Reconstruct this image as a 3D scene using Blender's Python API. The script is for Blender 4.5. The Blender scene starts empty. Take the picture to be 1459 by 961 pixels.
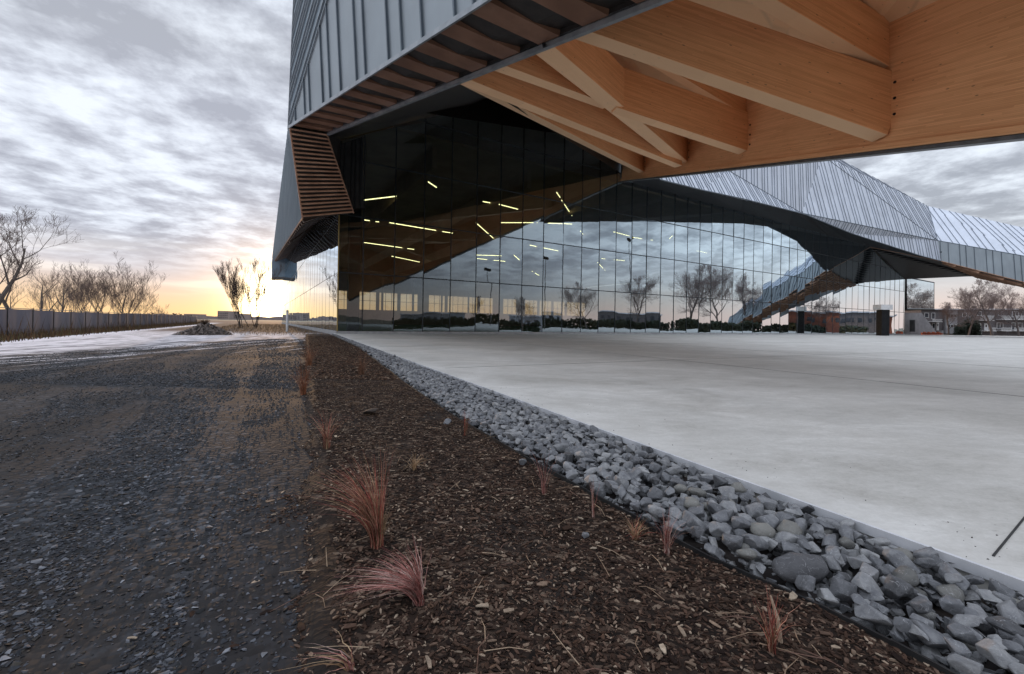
import bpy, bmesh, math, random
from mathutils import Vector, Matrix, noise
V = Vector
R = math.radians
random.seed(11)
sc = bpy.context.scene
COL = sc.collection

# ------------------------------------------------------------------ survey of the place
F, TH, H, CX, CY = 600.0, R(0.96), 1.15, 729.5, 461.0
RT = V((math.cos(TH), 0, math.sin(TH))); UP = V((-math.sin(TH), 0, math.cos(TH))); FW = V((0, 1, 0)); CAM = V((0, 0, H))
def ray(x, y): return RT*((x-CX)/F) + UP*((CY-y)/F) + FW
def atz(x, y, z): d = ray(x, y); return CAM + d*((z-H)/d.z)
def atY(x, y, Y): return CAM + ray(x, y)*Y
def atpl(x, y, p, n): d = ray(x, y); return CAM + d*((p-CAM).dot(n)/d.dot(n))
C0 = V((-15.297, 36.975, 0))
BD = V((1010, 600, 0)).normalized()            # along the long glass front
NF = V((BD.y, -BD.x, 0))                       # its outward normal
NS = -BD                                       # outward normal of the end wall
AD = V((-BD.y, BD.x, 0))                       # along the end wall, away
def front(x, y): return atpl(x, y, C0, NF)
def refl(x, y, t):
    P = front(x, y); d = ray(x, y); d = (d - NF*(2*d.dot(NF))).normalized(); return P + d*t
SUN_EL, SUN_AZ = R(2.4), R(-29.6)              # azimuth from +Y towards +X
SUN = V((math.sin(SUN_AZ)*math.cos(SUN_EL), math.cos(SUN_AZ)*math.cos(SUN_EL), math.sin(SUN_EL)))

# ------------------------------------------------------------------ object helpers
def tag(o, label=None, cat=None, group=None, kind=None):
    if label: o['label'] = label
    if cat: o['category'] = cat
    if group: o['group'] = group
    if kind: o['kind'] = kind
    return o
def empty(name, loc, label, cat, group=None):
    o = bpy.data.objects.new(name, None); COL.objects.link(o); o.location = loc; o.empty_display_size = .3
    return tag(o, label, cat, group)
class MB:
    def __init__(s): s.v = []; s.f = []; s.c = []; s.m = []
    def add(s, vs, fs, col=None, mi=0):
        b = len(s.v); s.v += [tuple(v) for v in vs]
        for f in fs: s.f.append(tuple(i+b for i in f)); s.c.append(col); s.m.append(mi)
    def box(s, o, ax, ay, az, col=None, mi=0):   # corner + three edge vectors
        o = V(o); vs = [o, o+ax, o+ax+ay, o+ay, o+az, o+ax+az, o+ax+ay+az, o+ay+az]
        s.add(vs, [(0,3,2,1), (4,5,6,7), (0,1,5,4), (1,2,6,5), (2,3,7,6), (3,0,4,7)], col, mi)
    def cbox(s, c, sx, sy, sz, rz=0, col=None, mi=0):
        a = V((math.cos(rz), math.sin(rz), 0)); b = V((-math.sin(rz), math.cos(rz), 0)); z = V((0,0,1))
        s.box(V(c)-a*sx/2-b*sy/2-z*sz/2, a*sx, b*sy, z*sz, col, mi)
    def poly(s, pts, mi=0): s.add(pts, [tuple(range(len(pts)))], None, mi)
    def tube(s, pts, rs, n=6, col=None, cap=True):
        rings = []
        for i, p in enumerate(pts):
            p = V(p); t = (V(pts[min(i+1, len(pts)-1)]) - V(pts[max(i-1, 0)])).normalized()
            a = t.orthogonal().normalized() if abs(t.z) > .9 else t.cross(V((0,0,1))).normalized()
            b = t.cross(a); r = rs[i] if hasattr(rs, '__len__') else rs
            rings.append([p + a*(r*math.cos(2*math.pi*k/n)) + b*(r*math.sin(2*math.pi*k/n)) for k in range(n)])
        vs = [q for g in rings for q in g]; fs = []
        for i in range(len(pts)-1):
            for k in range(n):
                fs.append((i*n+k, i*n+(k+1) % n, (i+1)*n+(k+1) % n, (i+1)*n+k))
        if cap: fs += [tuple(range(n)), tuple(range(len(vs)-1, len(vs)-n-1, -1))]
        s.add(vs, fs, col)
    def build(s, name, mats, parent=None, smooth=False, origin=None):
        me = bpy.data.meshes.new(name)
        og = V(origin) if origin is not None else (V(parent.location) if parent is not None else V((0,0,0)))
        me.from_pydata([(v[0]-og.x, v[1]-og.y, v[2]-og.z) for v in s.v], [], s.f)
        for m in (mats if isinstance(mats, (list, tuple)) else [mats]): me.materials.append(m)
        if any(s.m): me.polygons.foreach_set('material_index', s.m)
        if any(c is not None for c in s.c):
            ca = me.color_attributes.new('tint', 'FLOAT_COLOR', 'CORNER'); dat = []
            for f, c in zip(s.f, s.c): dat += [*(c or (1,1,1)), 1.0]*len(f)
            ca.data.foreach_set('color', dat)
        if smooth: me.polygons.foreach_set('use_smooth', [True]*len(me.polygons))
        me.update()
        o = bpy.data.objects.new(name, me); COL.objects.link(o)
        if parent is not None:
            o.parent = parent; o.location = og - V(parent.location)
        else: o.location = og
        return o
def seams(mb, pts, pa, pb, spacing, w, h, alt=None, inset=0.0, mi=0, off=0.0, start=0.0, towards=None):
    """raised strips running along pa->pb over a flat polygon"""
    pts = [V(p) for p in pts]; o = pts[0]
    n = V((0,0,0))
    for i in range(len(pts)): n += pts[i].cross(pts[(i+1) % len(pts)])
    n.normalize()
    tw = towards if towards is not None else CAM
    if n.dot(tw-o) < 0: n = -n
    d = (V(pb)-V(pa)); d = (d-n*d.dot(n)).normalized(); e = n.cross(d)
    q = [((p-o).dot(d), (p-o).dot(e)) for p in pts]
    lo, hi = min(a[1] for a in q), max(a[1] for a in q)
    ref = (V(pa)-o).dot(e)+start; k = math.ceil((lo-ref)/spacing); v = ref+k*spacing
    while v < hi:
        xs = []
        for i in range(len(q)):
            (u1, v1), (u2, v2) = q[i], q[(i+1) % len(q)]
            if (v1 <= v < v2) or (v2 <= v < v1): xs.append(u1+(u2-u1)*(v-v1)/(v2-v1))
        xs.sort()
        for i in range(0, len(xs)-1, 2):
            if xs[i+1]-xs[i] > .05:
                mb.box(o+d*(xs[i]+inset)+e*(v-w/2)+n*off, d*(xs[i+1]-xs[i]-2*inset), e*w, n*h, None, mi)
        k += 1; v = ref+k*spacing+(spacing*.5*(alt[k % len(alt)]-1) if alt else 0)
    return n

# ------------------------------------------------------------------ material helpers
class NT:
    def __init__(s, tree): s.t = tree; s.n = tree.nodes; s.l = tree.links
    def node(s, typ, **kw):
        x = s.n.new(typ)
        for k, v in kw.items(): setattr(x, k, v)
        return x
    def put(s, sock, v):
        if isinstance(v, bpy.types.NodeSocket): s.l.new(v, sock)
        elif v is not None:
            try: sock.default_value = v
            except Exception: sock.default_value = (*v, 1.0) if len(v) == 3 else v
    def math(s, op, a, b=None, c=None, clamp=False):
        x = s.node('ShaderNodeMath', operation=op, use_clamp=clamp); s.put(x.inputs[0], a); s.put(x.inputs[1], b); s.put(x.inputs[2], c); return x.outputs[0]
    def vm(s, op, a, b=None, out=0, scale=None):
        x = s.node('ShaderNodeVectorMath', operation=op); s.put(x.inputs[0], a); s.put(x.inputs[1], b)
        if scale is not None: s.put(x.inputs['Scale'], scale)
        return x.outputs[out]
    def mix(s, f, a, b, mode='MIX'):
        x = s.node('ShaderNodeMix', data_type='RGBA', blend_type=mode); s.put(x.inputs[0], f); s.put(x.inputs[6], a); s.put(x.inputs[7], b); return x.outputs[2]
    def mapr(s, v, a, b, c=0., d=1., smooth=True):
        x = s.node('ShaderNodeMapRange', interpolation_type='SMOOTHSTEP' if smooth else 'LINEAR'); s.put(x.inputs[0], v)
        for i, q in enumerate((a, b, c, d)): x.inputs[i+1].default_value = q
        return x.outputs[0]
    def noise(s, vec, scale, detail=4, rough=.55, dist=0, out=0):
        x = s.node('ShaderNodeTexNoise'); s.put(x.inputs['Vector'], vec); x.inputs['Scale'].default_value = scale
        x.inputs['Detail'].default_value = detail; x.inputs['Roughness'].default_value = rough; x.inputs['Distortion'].default_value = dist; return x.outputs[out]
    def mapping(s, vec, scale=(1,1,1), rot=(0,0,0), loc=(0,0,0)):
        x = s.node('ShaderNodeMapping'); s.put(x.inputs[0], vec); x.inputs['Scale'].default_value = scale; x.inputs['Rotation'].default_value = rot; x.inputs['Location'].default_value = loc; return x.outputs[0]
    def ramp(s, f, stops):
        x = s.node('ShaderNodeValToRGB'); s.put(x.inputs[0], f); r = x.color_ramp
        while len(r.elements) < len(stops): r.elements.new(.5)
        for e, (p, c) in zip(r.elements, stops): e.position = p; e.color = (*c, 1)
        return x.outputs[0]
    def bump(s, h, strength=.5, dist=.02, normal=None):
        x = s.node('ShaderNodeBump'); x.inputs['Strength'].default_value = strength; x.inputs['Distance'].default_value = dist; s.put(x.inputs['Height'], h); s.put(x.inputs['Normal'], normal); return x.outputs[0]
def mat(name, base=(.5,.5,.5), rough=.6, metal=0., spec=None):
    m = bpy.data.materials.new(name); m.use_nodes = True; nt = NT(m.node_tree)
    p = m.node_tree.nodes['Principled BSDF']
    nt.put(p.inputs['Base Color'], (*base, 1) if isinstance(base, tuple) else base); p.inputs['Roughness'].default_value = rough; p.inputs['Metallic'].default_value = metal
    if spec is not None: p.inputs['Specular IOR Level'].default_value = spec
    return m, nt, p
def varied(name, c1, c2, scale=3., rough=.7, metal=0., bump=0., bdist=.01, stretch=(1,1,1), detail=5, spec=None):
    m, nt, p = mat(name, c1, rough, metal, spec)
    tc = nt.node('ShaderNodeTexCoord').outputs['Object']; v = nt.mapping(tc, stretch)
    n = nt.noise(v, scale, detail)
    nt.put(p.inputs['Base Color'], nt.mix(nt.mapr(n, .3, .7), (*c1, 1), (*c2, 1)))
    if bump: nt.put(p.inputs['Normal'], nt.bump(n, bump, bdist))
    return m
def tinted(name, rough=.85, scale=30, spec=.3):
    m, nt, p = mat(name, (.2,.2,.2), rough, spec=spec)
    a = nt.node('ShaderNodeAttribute', attribute_name='tint').outputs['Color']
    tc = nt.node('ShaderNodeTexCoord').outputs['Object']; n = nt.noise(tc, scale, 4)
    nt.put(p.inputs['Base Color'], nt.mix(1., a, nt.ramp(n, [(.3, (.65,)*3), (.7, (1.25,)*3)]), 'MULTIPLY'))
    nt.put(p.inputs['Normal'], nt.bump(n, .4, .004))
    return m

# ---- wood
def wood(name, c1, c2, lam=.045):
    m, nt, p = mat(name, c1, .62, spec=.25)
    tc = nt.node('ShaderNodeTexCoord').outputs['Object']
    g = nt.noise(nt.mapping(tc, (.9, 14, 26)), 1.0, 6, .6)
    big = nt.noise(nt.mapping(tc, (.35, 1.2, 1.2)), 1.0, 3)
    sep = nt.node('ShaderNodeSeparateXYZ'); nt.put(sep.inputs[0], tc)
    zz = nt.math('DIVIDE', sep.outputs[2], lam)
    cell = nt.math('FLOOR', zz); fr = nt.math('FRACT', zz)
    seg = nt.math('FLOOR', nt.math('ADD', nt.math('MULTIPLY', sep.outputs[0], .45), nt.math('MULTIPLY', cell, .37)))
    cmb = nt.node('ShaderNodeCombineXYZ'); nt.put(cmb.inputs[0], cell); nt.put(cmb.inputs[1], seg)
    wn = nt.node('ShaderNodeTexWhiteNoise', noise_dimensions='2D'); nt.put(wn.inputs['Vector'], cmb.outputs[0])
    f = nt.math('ADD', nt.math('MULTIPLY', g, .55), nt.math('ADD', nt.math('MULTIPLY', wn.outputs['Value'], .28), nt.math('MULTIPLY', big, .35)))
    col = nt.ramp(f, [(.28, c2), (.85, c1)])
    line = nt.mapr(nt.math('ABSOLUTE', nt.math('SUBTRACT', fr, .5)), .43, .5)
    col = nt.mix(nt.math('MULTIPLY', line, .55), col, (c2[0]*.45, c2[1]*.4, c2[2]*.35, 1))
    vo = nt.node('ShaderNodeTexVoronoi'); nt.put(vo.inputs['Vector'], nt.mapping(tc, (1.6, 3, 4.5))); vo.inputs['Scale'].default_value = 1
    knot = nt.mapr(vo.outputs['Distance'], .05, .11, 1., 0.)
    col = nt.mix(nt.math('MULTIPLY', knot, .6), col, (.12, .05, .025, 1))
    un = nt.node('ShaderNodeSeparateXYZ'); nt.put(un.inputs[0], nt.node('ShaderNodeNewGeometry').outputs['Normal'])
    col = nt.mix(nt.mapr(un.outputs[2], -.85, -.6, .5, 0), col, (.98,.72,.46,1))  # bounce light from the plaza painted into the colour of downward faces
    nt.put(p.inputs['Base Color'], col); nt.put(p.inputs['Normal'], nt.bump(g, .25, .004))
    return m
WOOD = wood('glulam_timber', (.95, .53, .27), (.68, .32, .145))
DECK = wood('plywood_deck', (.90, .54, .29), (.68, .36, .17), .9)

# ---- metals
def zinc(name, base, rough=.38, metal=.75, streak=.5):
    m, nt, p = mat(name, base, rough, metal)
    tc = nt.node('ShaderNodeTexCoord').outputs['Object']
    n1 = nt.noise(nt.mapping(tc, (1.1, 1.1, .12)), 1.6, 4); n2 = nt.noise(tc, .35, 2)
    f = nt.math('ADD', nt.math('MULTIPLY', n1, .6), nt.math('MULTIPLY', n2, .4))
    lo = tuple(c*(1-streak*.5) for c in base); hi = tuple(min(1, c*(1+streak*.45)) for c in base)
    nt.put(p.inputs['Base Color'], nt.ramp(f, [(.32, lo), (.68, hi)]))
    nt.put(p.inputs['Roughness'], nt.mapr(n1, .3, .7, rough-.07, rough+.12)); nt.put(p.inputs['Normal'], nt.bump(nt.noise(tc, 1.3, 3), .3, .03))
    return m
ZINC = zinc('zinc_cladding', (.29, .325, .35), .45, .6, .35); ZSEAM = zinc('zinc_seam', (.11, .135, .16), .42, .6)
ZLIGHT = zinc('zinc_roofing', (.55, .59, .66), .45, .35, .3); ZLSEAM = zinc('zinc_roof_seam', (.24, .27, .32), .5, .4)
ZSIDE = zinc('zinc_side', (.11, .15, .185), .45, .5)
BLACK = varied('black_steel', (.007,.0075,.009), (.016,.017,.019), 2, .65, 0, spec=.2)
FIN = varied('black_fin', (.013,.011,.010), (.028,.022,.019), 3, .5)
BROWN = varied('bronze_soffit', (.17,.085,.052), (.26,.14,.09), .8, .42, .15)
SLAT = varied('bronze_slat', (.26,.13,.075), (.42,.24,.15), 1.2, .5, .1)
TRIM = varied('grey_trim', (.22,.24,.26), (.32,.34,.36), 2, .4, .5)
MULL = varied('mullion_metal', (.018,.022,.026), (.035,.04,.045), 3, .4, .5)
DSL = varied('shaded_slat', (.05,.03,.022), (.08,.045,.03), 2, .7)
DARKWALL = varied('dark_ribbed_wall', (.03,.033,.036), (.055,.058,.06), 1, .5, .4)
INT = varied('interior_lining', (.24,.16,.11), (.34,.23,.16), .4, .8)
TURF = varied('indoor_turf', (.02,.06,.015), (.04,.10,.03), 1.5, .9)
PLINTH = varied('concrete_plinth', (.30,.30,.31), (.42,.42,.42), 2, .8, bump=.2)

def glass(name, tint, r0, gain, wob=.0065, wscale=.25):
    m = bpy.data.materials.new(name); m.use_nodes = True; nt = NT(m.node_tree); nt.n.clear()
    out = nt.node('ShaderNodeOutputMaterial'); mx = nt.node('ShaderNodeMixShader'); tr = nt.node('ShaderNodeBsdfTransparent'); gl = nt.node('ShaderNodeBsdfGlossy')
    tr.inputs[0].default_value = (*tint, 1); gl.inputs['Color'].default_value = (.80, .92, 1.0, 1); gl.inputs['Roughness'].default_value = .004
    geo = nt.node('ShaderNodeNewGeometry'); c = nt.math('ABSOLUTE', nt.vm('DOT_PRODUCT', geo.outputs['Incoming'], geo.outputs['Normal'], 1))
    f = nt.math('ADD', nt.math('MULTIPLY', nt.math('SUBTRACT', 1.0, c), gain), r0, clamp=True)
    n = nt.noise(geo.outputs['Position'], wscale, 2, out=1)
    off = nt.vm('SCALE', nt.vm('SUBTRACT', n, (.5,.5,.5)), scale=wob*2)
    n2 = nt.noise(geo.outputs['Position'], wscale*3.5, 1, out=1)
    off2 = nt.vm('SCALE', nt.vm('SUBTRACT', n2, (.5,.5,.5)), scale=wob*.7)
    nt.put(gl.inputs['Normal'], nt.vm('NORMALIZE', nt.vm('ADD', nt.vm('ADD', geo.outputs['Normal'], off), off2)))
    nt.l.new(f, mx.inputs[0]); nt.l.new(tr.outputs[0], mx.inputs[1]); nt.l.new(gl.outputs[0], mx.inputs[2]); nt.l.new(mx.outputs[0], out.inputs[0])
    return m
GLASS = glass('coated_glass', (.55, .64, .60), .06, 1.45)
PANE = glass('window_pane', (.35, .4, .42), .25, .8)
def emit(name, col, st):
    m = bpy.data.materials.new(name); m.use_nodes = True; nt = NT(m.node_tree); nt.n.clear()
    o = nt.node('ShaderNodeOutputMaterial'); e = nt.node('ShaderNodeEmission'); e.inputs[0].default_value = (*col, 1); e.inputs[1].default_value = st; nt.l.new(e.outputs[0], o.inputs[0]); return m
LAMP = emit('lamp_tube', (1, .86, .42), 4)

# ------------------------------------------------------------------ world: broken overcast at sunset
def make_world():
    w = bpy.data.worlds.new('World'); sc.world = w; w.use_nodes = True; nt = NT(w.node_tree); nt.n.clear()
    out = nt.node('ShaderNodeOutputWorld'); bg = nt.node('ShaderNodeBackground'); bg2 = nt.node('ShaderNodeBackground'); add = nt.node('ShaderNodeAddShader')
    sky = nt.node('ShaderNodeTexSky', sky_type='NISHITA', sun_disc=False, sun_elevation=SUN_EL, sun_rotation=SUN_AZ)
    nt.put(bg.inputs[0], nt.vm('MINIMUM', sky.outputs[0], (1.6,1.6,1.8))); bg.inputs[1].default_value = .05
    d = nt.vm('NORMALIZE', nt.node('ShaderNodeTexCoord').outputs['Generated'])
    sp = nt.node('ShaderNodeSeparateXYZ'); nt.put(sp.inputs[0], d); z = sp.outputs[2]
    zc = nt.math('MAXIMUM', z, 0.0)
    inv = nt.math('DIVIDE', 1.0, nt.math('ADD', zc, .11))
    P = nt.vm('SCALE', d, scale=inv)
    P = nt.mapping(P, (1, 1, 0), loc=(3.1, 1.7, 0))
    wx = nt.noise(P, .9, 3, out=1); Pw = nt.vm('ADD', P, nt.vm('SCALE', wx, scale=.10))
    n1 = nt.noise(nt.mapping(Pw, (1, 1, 1), (0, 0, .5)), .8, 5, .5); n2 = nt.noise(nt.mapping(Pw, (1, 1, 1), (0, 0, -.3)), 4.8, 8, .6)
    c = nt.math('ADD', nt.math('MULTIPLY', n1, .42), nt.math('MULTIPLY', n2, .58))
    cloud = nt.ramp(c, [(.41, (.80, .86, .95)), (.465, (.67, .72, .81)), (.52, (.50, .535, .615)), (.585, (.36, .385, .455))])
    # smoother and paler towards the horizon
    ds = nt.vm('DOT_PRODUCT', d, tuple(SUN), 1)
    az = nt.mapr(ds, .2, 1.0)
    haze = nt.mix(az, (.60, .60, .65, 1), (.62, .56, .56, 1))
    lowband = nt.noise(nt.mapping(d, (1.2, 1.2, 16)), 2.2, 4)
    haze = nt.mix(nt.mapr(lowband, .50, .66), haze, nt.mix(az, (.80, .80, .84, 1), (.90, .82, .76, 1)))
    col = nt.mix(nt.mapr(z, .05, .17), haze, cloud)
    hor = nt.mix(nt.mapr(ds, .5, .98), (.80, .61, .56, 1), (1.0, .63, .34, 1))
    col = nt.mix(nt.mapr(z, .0, .10, 1, 0), col, hor)
    up = nt.mapr(z, .50, .95, 1.0, 3.3)  # unseen overhead sky brightened on purpose, adds light to ground and timber
    col = nt.vm('SCALE', col, scale=up)
    # glow round the sun
    g1 = nt.math('POWER', nt.math('MAXIMUM', ds, 0.), 1100); g2 = nt.math('POWER', nt.math('MAXIMUM', ds, 0.), 170); g3 = nt.math('POWER', nt.math('MAXIMUM', ds, 0.), 28)
    col = nt.vm('ADD', col, nt.vm('SCALE', (1.0, .80, .45), scale=nt.math('MULTIPLY', g1, 11.0)))
    col = nt.vm('ADD', col, nt.vm('SCALE', (1.0, .55, .16), scale=nt.math('MULTIPLY', g2, .9)))
    col = nt.vm('ADD', col, nt.vm('SCALE', (1.0, .62, .28), scale=nt.math('MULTIPLY', g3, .03)))
    col = nt.mix(nt.mapr(z, -.02, 0, 1, 0), col, (.16, .14, .13, 1))
    nt.put(bg2.inputs[0], col); bg2.inputs[1].default_value = 1.06
    nt.l.new(bg.outputs[0], add.inputs[0]); nt.l.new(bg2.outputs[0], add.inputs[1]); nt.l.new(add.outputs[0], out.inputs[0])
make_world()
sl = bpy.data.lights.new('sun', 'SUN'); sl.energy = 2.0; sl.angle = R(.6); sl.color = (1, .60, .30)
so = bpy.data.objects.new('sun', sl); COL.objects.link(so); so.rotation_euler = (-SUN).to_track_quat('-Z', 'Y').to_euler(); so.location = (0, 0, 60)

cam = bpy.data.cameras.new('camera'); co = bpy.data.objects.new('camera', cam); COL.objects.link(co)
cam.sensor_width = 36; cam.lens = F/1459*36; cam.shift_y = -19.5/1459; cam.clip_end = 6000; cam.clip_start = .05
m4 = Matrix((RT, UP, -FW)).transposed().to_4x4(); m4.translation = CAM; co.matrix_world = m4
sc.camera = co
sc.view_settings.view_transform = 'Standard'; sc.view_settings.look = 'None'; sc.view_settings.exposure = 0

# ================================================================== GROUND
SE = V((2.385, 1.945, 0)); SD = V((-.457, .8895, 0)).normalized(); SN = V((-SD.y, SD.x, 0))   # slab edge; SN points to the planting side
edge_px = [(512,497), (560,535), (600,566), (655,602), (740,655), (830,705), (900,742), (1000,800), (1100,846), (1200,893), (1330,965)]
EDG = []
for px in edge_px:
    q = atz(*px, -.15); EDG.append(((q-SE).dot(SD), (q-SE).dot(SN)))
EDG = [(42, .25)] + EDG + [(-1.6, EDG[-1][1])]
EDG.sort()
def strip_w(s):
    if s <= EDG[0][0]: return EDG[0][1]
    for (a, b), (c, d) in zip(EDG, EDG[1:]):
        if a <= s <= c: return b+(d-b)*(s-a)/(c-a)
    return EDG[-1][1]
def on_edge(s, off, z=0): p = SE+SD*s+SN*off; return V((p.x, p.y, z))
def track_x(Y): return -.49*Y-.02+.11*noise.noise(V((Y*.9, 3, 0)))+.07*noise.noise(V((Y*3.1, 8, 0)))+.03*noise.noise(V((Y*9, 1, 0)))   # border between track and planting bed
def gz(x, y):
    n = noise.noise(V((x*.5, y*.5, 0)))*.035 + noise.noise(V((x*1.7, y*1.7, 3)))*.010
    return -.155 + n*(.6 if y < 25 else .4)

def ground_mat():
    m, nt, p = mat('gravel_and_snow', (.05,.05,.055), .9, spec=.25)
    geo = nt.node('ShaderNodeNewGeometry').outputs['Position']
    sp = nt.node('ShaderNodeSeparateXYZ'); nt.put(sp.inputs[0], geo); X, Y = sp.outputs[0], sp.outputs[1]
    big = nt.noise(geo, .45, 5); med = nt.noise(geo, 3, 6, .65)
    vo = nt.node('ShaderNodeTexVoronoi'); nt.put(vo.inputs['Vector'], nt.mapping(geo, (1,1,.2))); vo.inputs['Scale'].default_value = 24; vo.inputs['Randomness'].default_value = 1
    vs = nt.node('ShaderNodeSeparateColor'); nt.put(vs.inputs[0], vo.outputs['Color'])
    col = nt.ramp(vs.outputs[0], [(.0, (.009,.010,.012)), (.55, (.019,.021,.025)), (.9, (.036,.04,.048)), (1, (.08,.085,.095))])
    col = nt.mix(nt.mapr(big, .42, .62), col, nt.mix(vs.outputs[1], (.016,.013,.012,1), (.028,.022,.019,1)))
    col = nt.mix(nt.mapr(med, .58, .75), col, (.042,.044,.05,1))
    rut = nt.noise(nt.mapping(geo, (1.0, .09, 1), (0, 0, R(-27))), 1.5, 5, .6, .5)
    col = nt.mix(nt.mapr(rut, .52, .64, 0, .4), col, nt.mix(med, (.012,.010,.009,1), (.025,.020,.018,1)))
    # brown worn dirt near the planting bed
    bord = nt.math('ADD', X, nt.math('MULTIPLY', Y, .49))
    col = nt.mix(nt.math('MULTIPLY', nt.mapr(bord, -.75, .15), .75), col, nt.mix(med, (.014,.011,.010,1), (.027,.021,.019,1)))
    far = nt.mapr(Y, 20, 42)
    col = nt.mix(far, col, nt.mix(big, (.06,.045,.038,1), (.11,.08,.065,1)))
    # snow lane by the fence and icy wheel tracks
    stre = nt.noise(nt.mapping(geo, (1.5, .10, 1), (0, 0, R(-12))), 1.4, 6, .65); st2 = nt.noise(nt.mapping(geo, (3.5, .5, 1), (0, 0, R(-10))), 1.6, 5, .6)
    lane = nt.math('ADD', X, nt.math('ADD', nt.math('MULTIPLY', nt.math('SUBTRACT', Y, 15), .60), 20.0))   # 0 on the border, negative towards the fence
    solid = nt.mapr(nt.math('ADD', lane, nt.math('MULTIPLY', nt.math('SUBTRACT', st2, .5), 5)), -1.4, .8, 1, 0)
    ice = nt.math('ADD', nt.math('MULTIPLY', nt.math('ADD', X, 12.5), -.075), nt.math('MULTIPLY', nt.math('SUBTRACT', stre, .5), 3.2))
    icem = nt.math('MULTIPLY', nt.mapr(ice, .05, .55), nt.math('MULTIPLY', nt.mapr(Y, 9, 12), nt.mapr(Y, 34, 46, 1, 0)))
    icem = nt.math('MULTIPLY', icem, nt.mapr(st2, .35, .55))
    snow = nt.math('MAXIMUM', solid, nt.math('MULTIPLY', icem, .85)); snow = nt.math('MULTIPLY', snow, nt.mapr(X, -9.5, -11.5))
    snow = nt.math('MULTIPLY', snow, nt.mapr(Y, 95, 140, 1, 0))
    thin = nt.math('MULTIPLY', nt.math('MULTIPLY', nt.mapr(stre, .56, .62), nt.math('MULTIPLY', nt.mapr(Y, 15, 18), nt.mapr(Y, 30, 50, 1, 0))), nt.mapr(X, -7, -10.5))
    snow = nt.math('MAXIMUM', snow, nt.math('MULTIPLY', thin, .6))
    sc_ = nt.mix(st2, (.72,.66,.68,1), (.86,.82,.84,1))
    col = nt.mix(snow, col, sc_)
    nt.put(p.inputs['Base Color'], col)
    h = nt.math('ADD', nt.math('MULTIPLY', nt.math('SUBTRACT', 1, vo.outputs['Distance']), .7), nt.math('MULTIPLY', med, .8))
    nt.put(p.inputs['Normal'], nt.bump(h, .45, .012))
    return m
GRAVEL = ground_mat()

def grid(name, x0, x1, y0, y1, nx, ny, zf, m, power=1.0, keep=None):
    mb = MB(); ys = [y0+(y1-y0)*(j/ny)**power for j in range(ny+1)]
    for j in range(ny+1):
        for i in range(nx+1):
            x = x0+(x1-x0)*i/nx; mb.v.append((x, ys[j], zf(x, ys[j])))
    for j in range(ny):
        for i in range(nx):
            a = j*(nx+1)+i; c = ((x0+(x1-x0)*(i+.5)/nx), (ys[j]+ys[j+1])/2)
            if keep is None or keep(*c): mb.f.append((a, a+1, a+nx+2, a+nx+1)); mb.c.append(None); mb.m.append(0)
    o = mb.build(name, m, smooth=True); return o
FIELD = varied('winter_field', (.10,.085,.06), (.17,.14,.10), .05, .95, detail=8)
MBX = MB(); MBX.poly([(-3000,-2500,-.42), (3000,-2500,-.42), (3000,3500,-.42), (-3000,3500,-.42)])
tag(MBX.build('ground', FIELD), kind='structure')
tag(grid('gravel_track', -34, 2, -3, 46, 300, 420, gz, GRAVEL, 1.7), kind='structure')
mbf = MB(); mbf.poly([(-130, 45.9, -.175), (-14, 45.9, -.175), (-60, 260, -.175), (-200, 260, -.175)]); mbf.poly([(-130,-3,-.175), (-33.9,-3,-.175), (-33.9,45.9,-.175), (-130,45.9,-.175)])
tag(mbf.build('gravel_yard', GRAVEL), kind='structure')

# ---- concrete plaza
def concrete_mat():
    m, nt, p = mat('plaza_concrete', (.5,.5,.5), .5, spec=.3)
    geo = nt.node('ShaderNodeNewGeometry').outputs['Position']
    a = nt.noise(nt.mapping(geo, (.8, 1.15, 1), (0, 0, R(-25))), .42, 8, .62, .9); b = nt.noise(nt.mapping(geo, (.8, 1.3, 1), (0, 0, R(-25))), 2.1, 8, .66, .5)
    c = nt.noise(geo, 60, 4, .65); s = nt.noise(nt.mapping(geo, (1, 1.8, 1), (0,0,R(-30))), 2.6, 9, .72, 1.2); u = nt.noise(geo, 9, 6, .7)
    g = nt.noise(geo, 26, 5, .75); w = nt.noise(nt.mapping(geo, (1, 2.2, 1), (0,0,R(-30))), 5.5, 7, .72, .8)
    f = nt.math('ADD', nt.math('MULTIPLY', a, .34), nt.math('ADD', nt.math('MULTIPLY', b, .2), nt.math('ADD', nt.math('MULTIPLY', g, .16), nt.math('ADD', nt.math('MULTIPLY', w, .2), nt.math('MULTIPLY', c, .10)))))
    col = nt.ramp(f, [(.41, (.34,.325,.295)), (.47, (.42,.405,.375)), (.52, (.475,.46,.43)), (.59, (.575,.56,.53))])
    col = nt.mix(nt.mapr(nt.noise(nt.mapping(geo, (1, 3, 1), (0,0,R(-30))), 3.3, 9, .8, 2.), .60, .66, 0, .28), col, (.68,.67,.65,1))
    col = nt.mix(nt.mapr(s, .64, .72, 0, .5), col, (.17,.155,.135,1))
    col = nt.mix(nt.mapr(nt.noise(geo, 21, 5, .78), .64, .70, 0, .65), col, (.12,.11,.10,1))
    ed = nt.vm('DOT_PRODUCT', nt.vm('SUBTRACT', geo, tuple(SE)), tuple(SN), 1)
    col = nt.mix(nt.mapr(nt.math('ADD', ed, nt.math('MULTIPLY', b, .4)), -.4, .2, 0, .3), col, (.60,.59,.57,1))
    nt.put(p.inputs['Base Color'], col); nt.put(p.inputs['Roughness'], nt.mapr(f, .35, .65, .55, .75))
    nt.put(p.inputs['Normal'], nt.bump(nt.math('ADD', nt.math('MULTIPLY', c, .5), b), .12, .01))
    return m
CONC = concrete_mat()
mb = MB()
pa, pb = on_edge(-9, 0), on_edge(39.6, 0)
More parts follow.
